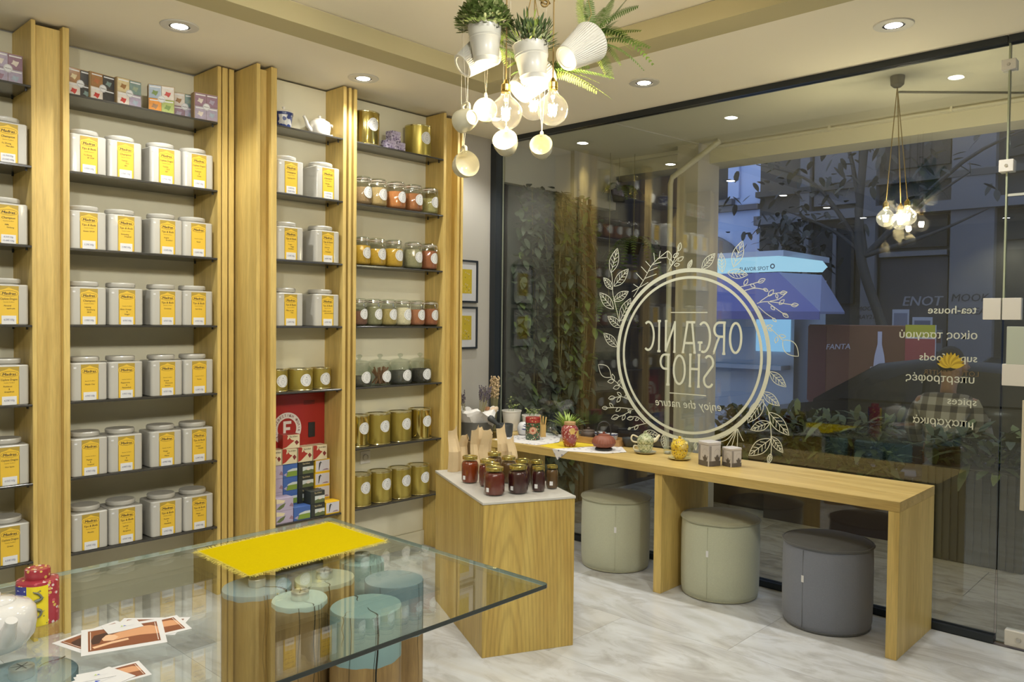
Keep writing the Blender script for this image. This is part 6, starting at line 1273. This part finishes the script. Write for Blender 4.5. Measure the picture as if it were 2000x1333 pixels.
for y0, y1 in ((5.80,5.97),(4.68,4.90),(2.95,3.55),(.6,1.2)): bbox('pilaster', bd2, 13.82, 14, y0, y1, GZ, 9, FP)
bbox('ledge', bd2, 13.75, 14, -12, 6.8, 3.34, 3.50, FP); bbox('ledge', bd2, 13.8, 14, -12, 6.8, 3.85, 3.95, FG2); bbox('panel', bd2, 13.9, 14, 5.0, 5.75, 3.6, 6, FP); bbox('lintel', bd2, 13.85, 14, 3.6, 4.62, 2.66, 2.74, FP)
for y0, y1, z0, z1, mt in ((5.05,5.75,1.9,3.2,FD2),(6.0,6.75,1.9,3.1,FD2),(3.6,4.62,GZ,2.64,FSH),(3.62,4.6,2.8,3.3,FD2),(1.3,2.85,GZ,2.7,FD2),(1.3,2.85,2.85,3.3,FD2),(3.6,4.6,4.1,6.5,FD2),(1.4,2.8,4.1,6.5,FD2)):
    bbox('window', bd2, 13.93, 14.02, y0, y1, z0, z1, mt)
for y_ in (5.38, 6.35): bbox('mullion', bd2, 13.9, 13.95, y_-.03, y_+.03, 1.9, 3.2, FP)
GRA = plain('graffiti_white', (.26,.27,.31), .7); GRB = plain('graffiti_black', (.03,.03,.035), .7)
m = MB(); XF = M(((0,0,-1,13.815),(-1,0,0,0),(0,1,0,0),(0,0,0,1)))
m2 = MB(); text(m, 'ENOT', .22, Tr(.1,3.95,1.86) @ XF, 'c', .2, .03); m.build('graffiti', GRA, bd2, 0).location = -bd2.location
for s_, y_, z_, h in (('MOOK', 3.25, 1.92, .17), ('EGREA', 3.25, 1.72, .15), ('MOOR', 4.79, 1.78, .10), ('RAY21', 4.79, 1.64, .10), ('Xus', 3.2, 4.9, .35)): text(m2, s_, h, Tr(0,y_,z_) @ XF, 'c', .15, .02)
m2.build('graffiti', GRB, bd2, 0).location = -bd2.location
POST = plain('poster_pale', (.45,.48,.55), .6)
for k, (y, z, w, h, la) in enumerate(((3.95,1.45,.30,.45,'pale bill posted on the shutter beside the tall pilaster'),(4.28,1.55,.26,.5,'tall pale bill on the shutter, farther from the pilaster'),(3.76,1.30,.22,.35,'dark picture bill low on the shutter'))):
    t = thing('wall_poster', la, 'poster', (13.92, y, z), 0, 'bills on the shutter'); MB().box(-.004, 0, -w/2, w/2, -h/2, h/2).build('sheet', POST if k < 2 else FP, t, 0); MB().box(-.0055, -.004, -w*.4, w*.4, -h*.1, h*.38).build('print', flat('poster_ink%d' % k, ((.12,.14,.22),(.20,.22,.30),(.12,.05,.05))[k]), t, 0)
# street tree
t = thing('street_tree', 'dark bare-branched street tree in front of the grey building', 'tree', (12.6, 4.2, GZ)); TRK = plain('bark', (.05,.05,.05), .9)  # dusk haze put into the grey of bark and leaves
m = MB(); m.tube(bez([(0,-.4,0),(.0,-.1,1.6),(0,.3,3.0),(0,.2,5)], 5), [.09]*6+[.075]*5+[.06]*5, 8)
for e in ((0,-1.2,3.9),(0,1.5,3.6),(0,-2.2,4.5),(0,1.0,5.0),(.2,-1.4,3.4),(0,2.0,4.4)): m.tube(bez([(0,.2,2.8),(0,e[1]*.5,e[2]*.9),e], 5), [.045,.042,.04,.036,.032,.028,.024,.02,.016,.012,.008], 6)
m.build('trunk', TRK, t, 60); m = MB()
for i in range(160): leafblade(m, (random.gauss(0,.4), random.gauss(.3,1.1), random.gauss(4.1,.3)), (random.uniform(-1,1),random.uniform(-1,1),random.uniform(-1,.3)), .18, .09, .2)
for i in range(300): leafblade(m, (random.gauss(0,.25), random.gauss(1.35,.33), random.gauss(3.05,.28)), (random.uniform(-1,1),random.uniform(-1,1),random.uniform(-1,.3)), .15, .08, .2)
tag(m.build('foliage', plain('tree_leaf', (.05,.055,.05), .8), t, 0), kind='stuff')
# kiosk
KW = emis('kiosk_sign_lit', (.42,.74,1.0), .62); KP = plain('awning_violet', (.13,.14,.33), .8); KB = plain('awning_pale', (.24,.27,.42), .8); KF = plain('kiosk_white', (.45,.52,.60), .6); KIN = emis('kiosk_interior_light', (.30,.62,1.0), .55)
t = thing('street_kiosk', 'street kiosk with lit white sign band and violet awning', 'kiosk', (11.2, 5.9, GZ))
def kb(name, x0, x1, y0, y1, z0, z1, mat): o = MB().box(x0, x1, y0, y1, z0, z1).build(name, mat, t, 0); o.location = -t.location; return o
kb('booth', 10.9, 12.0, 4.75, 7.4, GZ, 2.2, KF); kb('roof', 10.5, 12.1, 4.75, 7.6, 2.47, 2.55, KF)
m = MB(); z0, z1 = 2.265, 2.475
m.loft([[(10.5,7.6,z0),(10.5,7.6,z1),(10.6,7.6,z1),(10.6,7.6,z0)],[(10.5,4.80,z0),(10.5,4.80,z1),(10.6,4.84,z1),(10.6,4.84,z0)],[(11.35,4.55,z0+.02),(11.35,4.55,z1-.03),(11.35,4.62,z1-.03),(11.35,4.62,z0+.02)],[(11.45,4.52,z0+.10),(11.45,4.52,z1-.12),(11.45,4.58,z1-.12),(11.45,4.58,z0+.10)]]).build('sign_band', KW, t, 0).location = -t.location
m = MB(); XK = M(((0,0,-1,10.497),(-1,0,0,0),(0,1,0,0),(0,0,0,1)))
text(m, 'FLAVOR SPOT', .075, Tr(0,5.17,2.285) @ XK, 'c', bold=.01, width=.55/8.0)
m.add([(10.496, 4.90+.035*math.cos(a), 2.335+.035*math.sin(a)) for a in [2*PI*k/18 for k in range(18)]]+[(10.496, 4.90+.020*math.cos(a), 2.335+.020*math.sin(a)) for a in [2*PI*k/18 for k in range(18)]], [(k, (k+1) % 18, 18+(k+1) % 18, 18+k) for k in range(18)])
m.build('lettering', plain('sign_ink', (.015,.02,.05), .6), t, 0).location = -t.location
m = MB(); a = [(10.52,7.6,2.25),(10.52,4.82,2.25)]; b = [(9.75,7.7,1.72),(9.75,3.93,1.70)]
m.loft([[a[0],a[1],b[1],b[0]],[(x,y,z-.03) for x,y,z in (a[0],a[1],b[1],b[0])]]).loft([[(9.75,7.7,1.72),(9.75,3.93,1.70),(9.75,3.93,1.60),(9.75,7.7,1.60)],[(9.73,7.7,1.72),(9.73,3.93,1.70),(9.73,3.93,1.60),(9.73,7.7,1.60)]]).build('awning', KP, t, 0).location = -t.location
m = MB(); m.loft([[(10.52,4.82,2.25),(11.4,4.58,2.25),(11.3,4.21,1.72),(9.75,3.93,1.70)],[(10.52,4.82,2.22),(11.4,4.58,2.22),(11.3,4.21,1.69),(9.75,3.93,1.67)]]).build('side_awning', KB, t, 0).location = -t.location
kb('lit_window', 10.86, 10.9, 4.8, 5.3, 1.15, 1.75, KIN); kb('counter', 10.6, 10.9, 4.8, 7.4, .9, .96, KF)
m = MB(); text(m, 'SPOT', .06, Tr(-.78,4.62,1.635) @ XK, 'c'); m.build('lettering', plain('awning_ink', (.05,.06,.12), .6), t, 0).location = -t.location
FRR = plain('stand_red', (.12,.03,.025), .6); FOR = plain('stand_orange', (.17,.065,.03), .6, var=.2, vscale=3)
t = thing('drinks_cabinet', 'orange and red drinks cabinet printed with a bottle beside the kiosk', 'cabinet', (10.6, 3.8, GZ)); MB().rbox(.25,0,0,1.74,.5,1.25,.02,.01,2).build('case', FOR, t); MB().box(-.005,0,.38,.625,.05,1.72).build('panel', FRR, t, 0)
m = MB(); XB = M(((0,0,-1,-.008),(-1,0,0,0),(0,1,0,0),(0,0,0,1))); text(m, 'FANTA', .10, Tr(0,.22,1.42) @ XB @ Rz(.05), 'c', .2, .02); text(m, 'FANTA', .075, Tr(0,-.30,1.16) @ XB, 'c', .2, .02)
m.add([(-.007, -.30+.075*w, z) for w, z in ((-1,.6),(1,.6),(1.1,1.1),(.8,1.35),(.35,1.5),(.35,1.66),(-.35,1.66),(-.35,1.5),(-.8,1.35),(-1.1,1.1))], [tuple(range(10))]); m.build('print', plain('stand_print', (.55,.53,.60), .6), t, 0)
t = thing('ice_cream_sign', 'yellow, red and white ice cream sign past the drinks cabinet', 'sign', (10.6, 3.03, GZ)); MB().box(0,.04,-.17,.17,.0,1.75).build('board', PAPER, t, 0); MB().box(-.004,0,-.17,.17,1.60,1.75).build('header', plain('sign_yellow', (.55,.50,.03), .6), t, 0); MB().box(-.004,0,-.17,.17,1.25,1.58).build('print', plain('sign_red', (.38,.06,.06), .6), t, 0)
# ------------------------------------------------------------------ person seated outside, seen from behind
def skin(name, verts, edges, radii, mat, parent, sub=2):
    me = bpy.data.meshes.new(name); me.from_pydata(verts, edges, []); o = bpy.data.objects.new(name, me); COL.objects.link(o)
    md = o.modifiers.new('s', 'SKIN'); o.modifiers.new('u', 'SUBSURF').levels = sub
    for i, r in enumerate(radii): me.skin_vertices[0].data[i].radius = r if isinstance(r, tuple) else (r, r)
    me.skin_vertices[0].data[0].use_root = True
    dg = bpy.context.evaluated_depsgraph_get(); dg.update(); m2 = bpy.data.meshes.new_from_object(o.evaluated_get(dg)); bpy.data.objects.remove(o)
    m2.materials.clear(); m2.materials.append(mat); m2.shade_smooth(); n = bpy.data.objects.new(name, m2); COL.objects.link(n); n.parent = parent; return n
SKN = plain('skin', (.34,.19,.12), .55); HRM = plain('hair_dark', (.012,.010,.009), .7); JEAN = plain('jeans', (.04,.05,.08), .85)
pm, nt, b = newmat('plaid_shirt'); tc = N(nt, 'ShaderNodeTexCoord'); sx = N(nt, 'ShaderNodeSeparateXYZ'); nt.links.new(tc.outputs['Object'], sx.inputs[0]); facs = []
for ax, sc in (('Y', 62), ('Z', 62)):
    mu = N(nt, 'ShaderNodeMath', operation='MULTIPLY'); mu.inputs[1].default_value = sc; nt.links.new(sx.outputs[ax], mu.inputs[0]); si = N(nt, 'ShaderNodeMath', operation='SINE'); nt.links.new(mu.outputs[0], si.inputs[0]); gt = N(nt, 'ShaderNodeMath', operation='GREATER_THAN'); gt.inputs[1].default_value = .15; nt.links.new(si.outputs[0], gt.inputs[0]); facs.append(gt.outputs[0])
ad = N(nt, 'ShaderNodeMath', operation='ADD'); nt.links.new(facs[0], ad.inputs[0]); nt.links.new(facs[1], ad.inputs[1]); hv = N(nt, 'ShaderNodeMath', operation='MULTIPLY'); hv.inputs[1].default_value = .5; nt.links.new(ad.outputs[0], hv.inputs[0])
nt.links.new(ramp(nt, [(0,(.42,.39,.31)),(.5,(.20,.175,.13)),(1,(.05,.04,.032))], hv.outputs[0]), b.inputs['Base Color']); b.inputs['Roughness'].default_value = .9
PX, PY = 6.55, 1.68
t = thing('person', 'person in a plaid shirt seated outside with back to the glass, head turned aside', 'person', (PX, PY, 0))
SH = .44
V_ = [(0,0,SH+.10),(.01,0,SH+.30),(.0,0,SH+.50),(.02,0,SH+.60),(.04,-.01,SH+.70),(.05,-.02,SH+.80),(.06,-.02,SH+.88),
      (.0,.17,SH+.52),(.04,.25,SH+.30),(.20,.22,SH+.14),(.28,.18,SH+.13),(.0,-.17,SH+.52),(.04,-.25,SH+.30),(.20,-.22,SH+.14),(.28,-.18,SH+.13),
      (.10,.10,SH+.06),(.48,.13,SH+.05),(.50,.13,.10),(.60,.13,.06),(.10,-.10,SH+.06),(.48,-.13,SH+.05),(.50,-.13,.10),(.60,-.13,.06)]
E_ = [(0,1),(1,2),(2,3),(3,4),(4,5),(5,6),(2,7),(7,8),(8,9),(9,10),(2,11),(11,12),(12,13),(13,14),(0,15),(15,16),(16,17),(17,18),(0,19),(19,20),(20,21),(21,22)]
RR = [(.13,.16),(.12,.15),(.11,.16),.06,.055,(.10,.08),(.085,.07),.07,.05,.042,.035,.07,.05,.042,.035,.09,.065,.05,.04,.09,.065,.05,.04]
skin('body', V_, E_, RR, SKN, t)
skin('shirt', V_[:4]+[V_[7],V_[8],V_[9],V_[11],V_[12],V_[13]], [(0,1),(1,2),(2,3),(2,4),(4,5),(5,6),(2,7),(7,8),(8,9)], [(.155,.20),(.14,.19),(.125,.19),.072,.088,.066,.056,.088,.066,.056], pm, t)
skin('trousers', [V_[0],V_[15],V_[16],V_[17],V_[19],V_[20],V_[21]], [(0,1),(1,2),(2,3),(0,4),(4,5),(5,6)], [.15,.11,.085,.065,.11,.085,.065], JEAN, t)
MB().ball((.055,-.005,SH+.845), .103, 20, sc=(1.0,.92,1.08)).build('hair', HRM, t, 180)
m = MB(); m.ball((.10,-.105,SH+.80), .018, 8, sc=(1,1.4,1)); m.ball((.06,-.10,SH+.81), .05, 12, sc=(.8,.5,1.1)); m.build('face', SKN, t, 180)
t = thing('garden_stool', 'low dark seat under the person outside', 'stool', (PX+.02, PY, -.002)); MB().rbox(0,0,SH-.075,SH-.035,.38,.38,.04,.006,3).build('seat', PLB, t)
for sx_ in (-.15, .15):
    for sy_ in (-.15, .15): MB().tube([(sx_*1.1,sy_*1.1,0),(sx_,sy_,SH-.075)], .016, 8).build('leg', PLB, t)
# a street lamp glow is not in view; the dusk sky lights the street
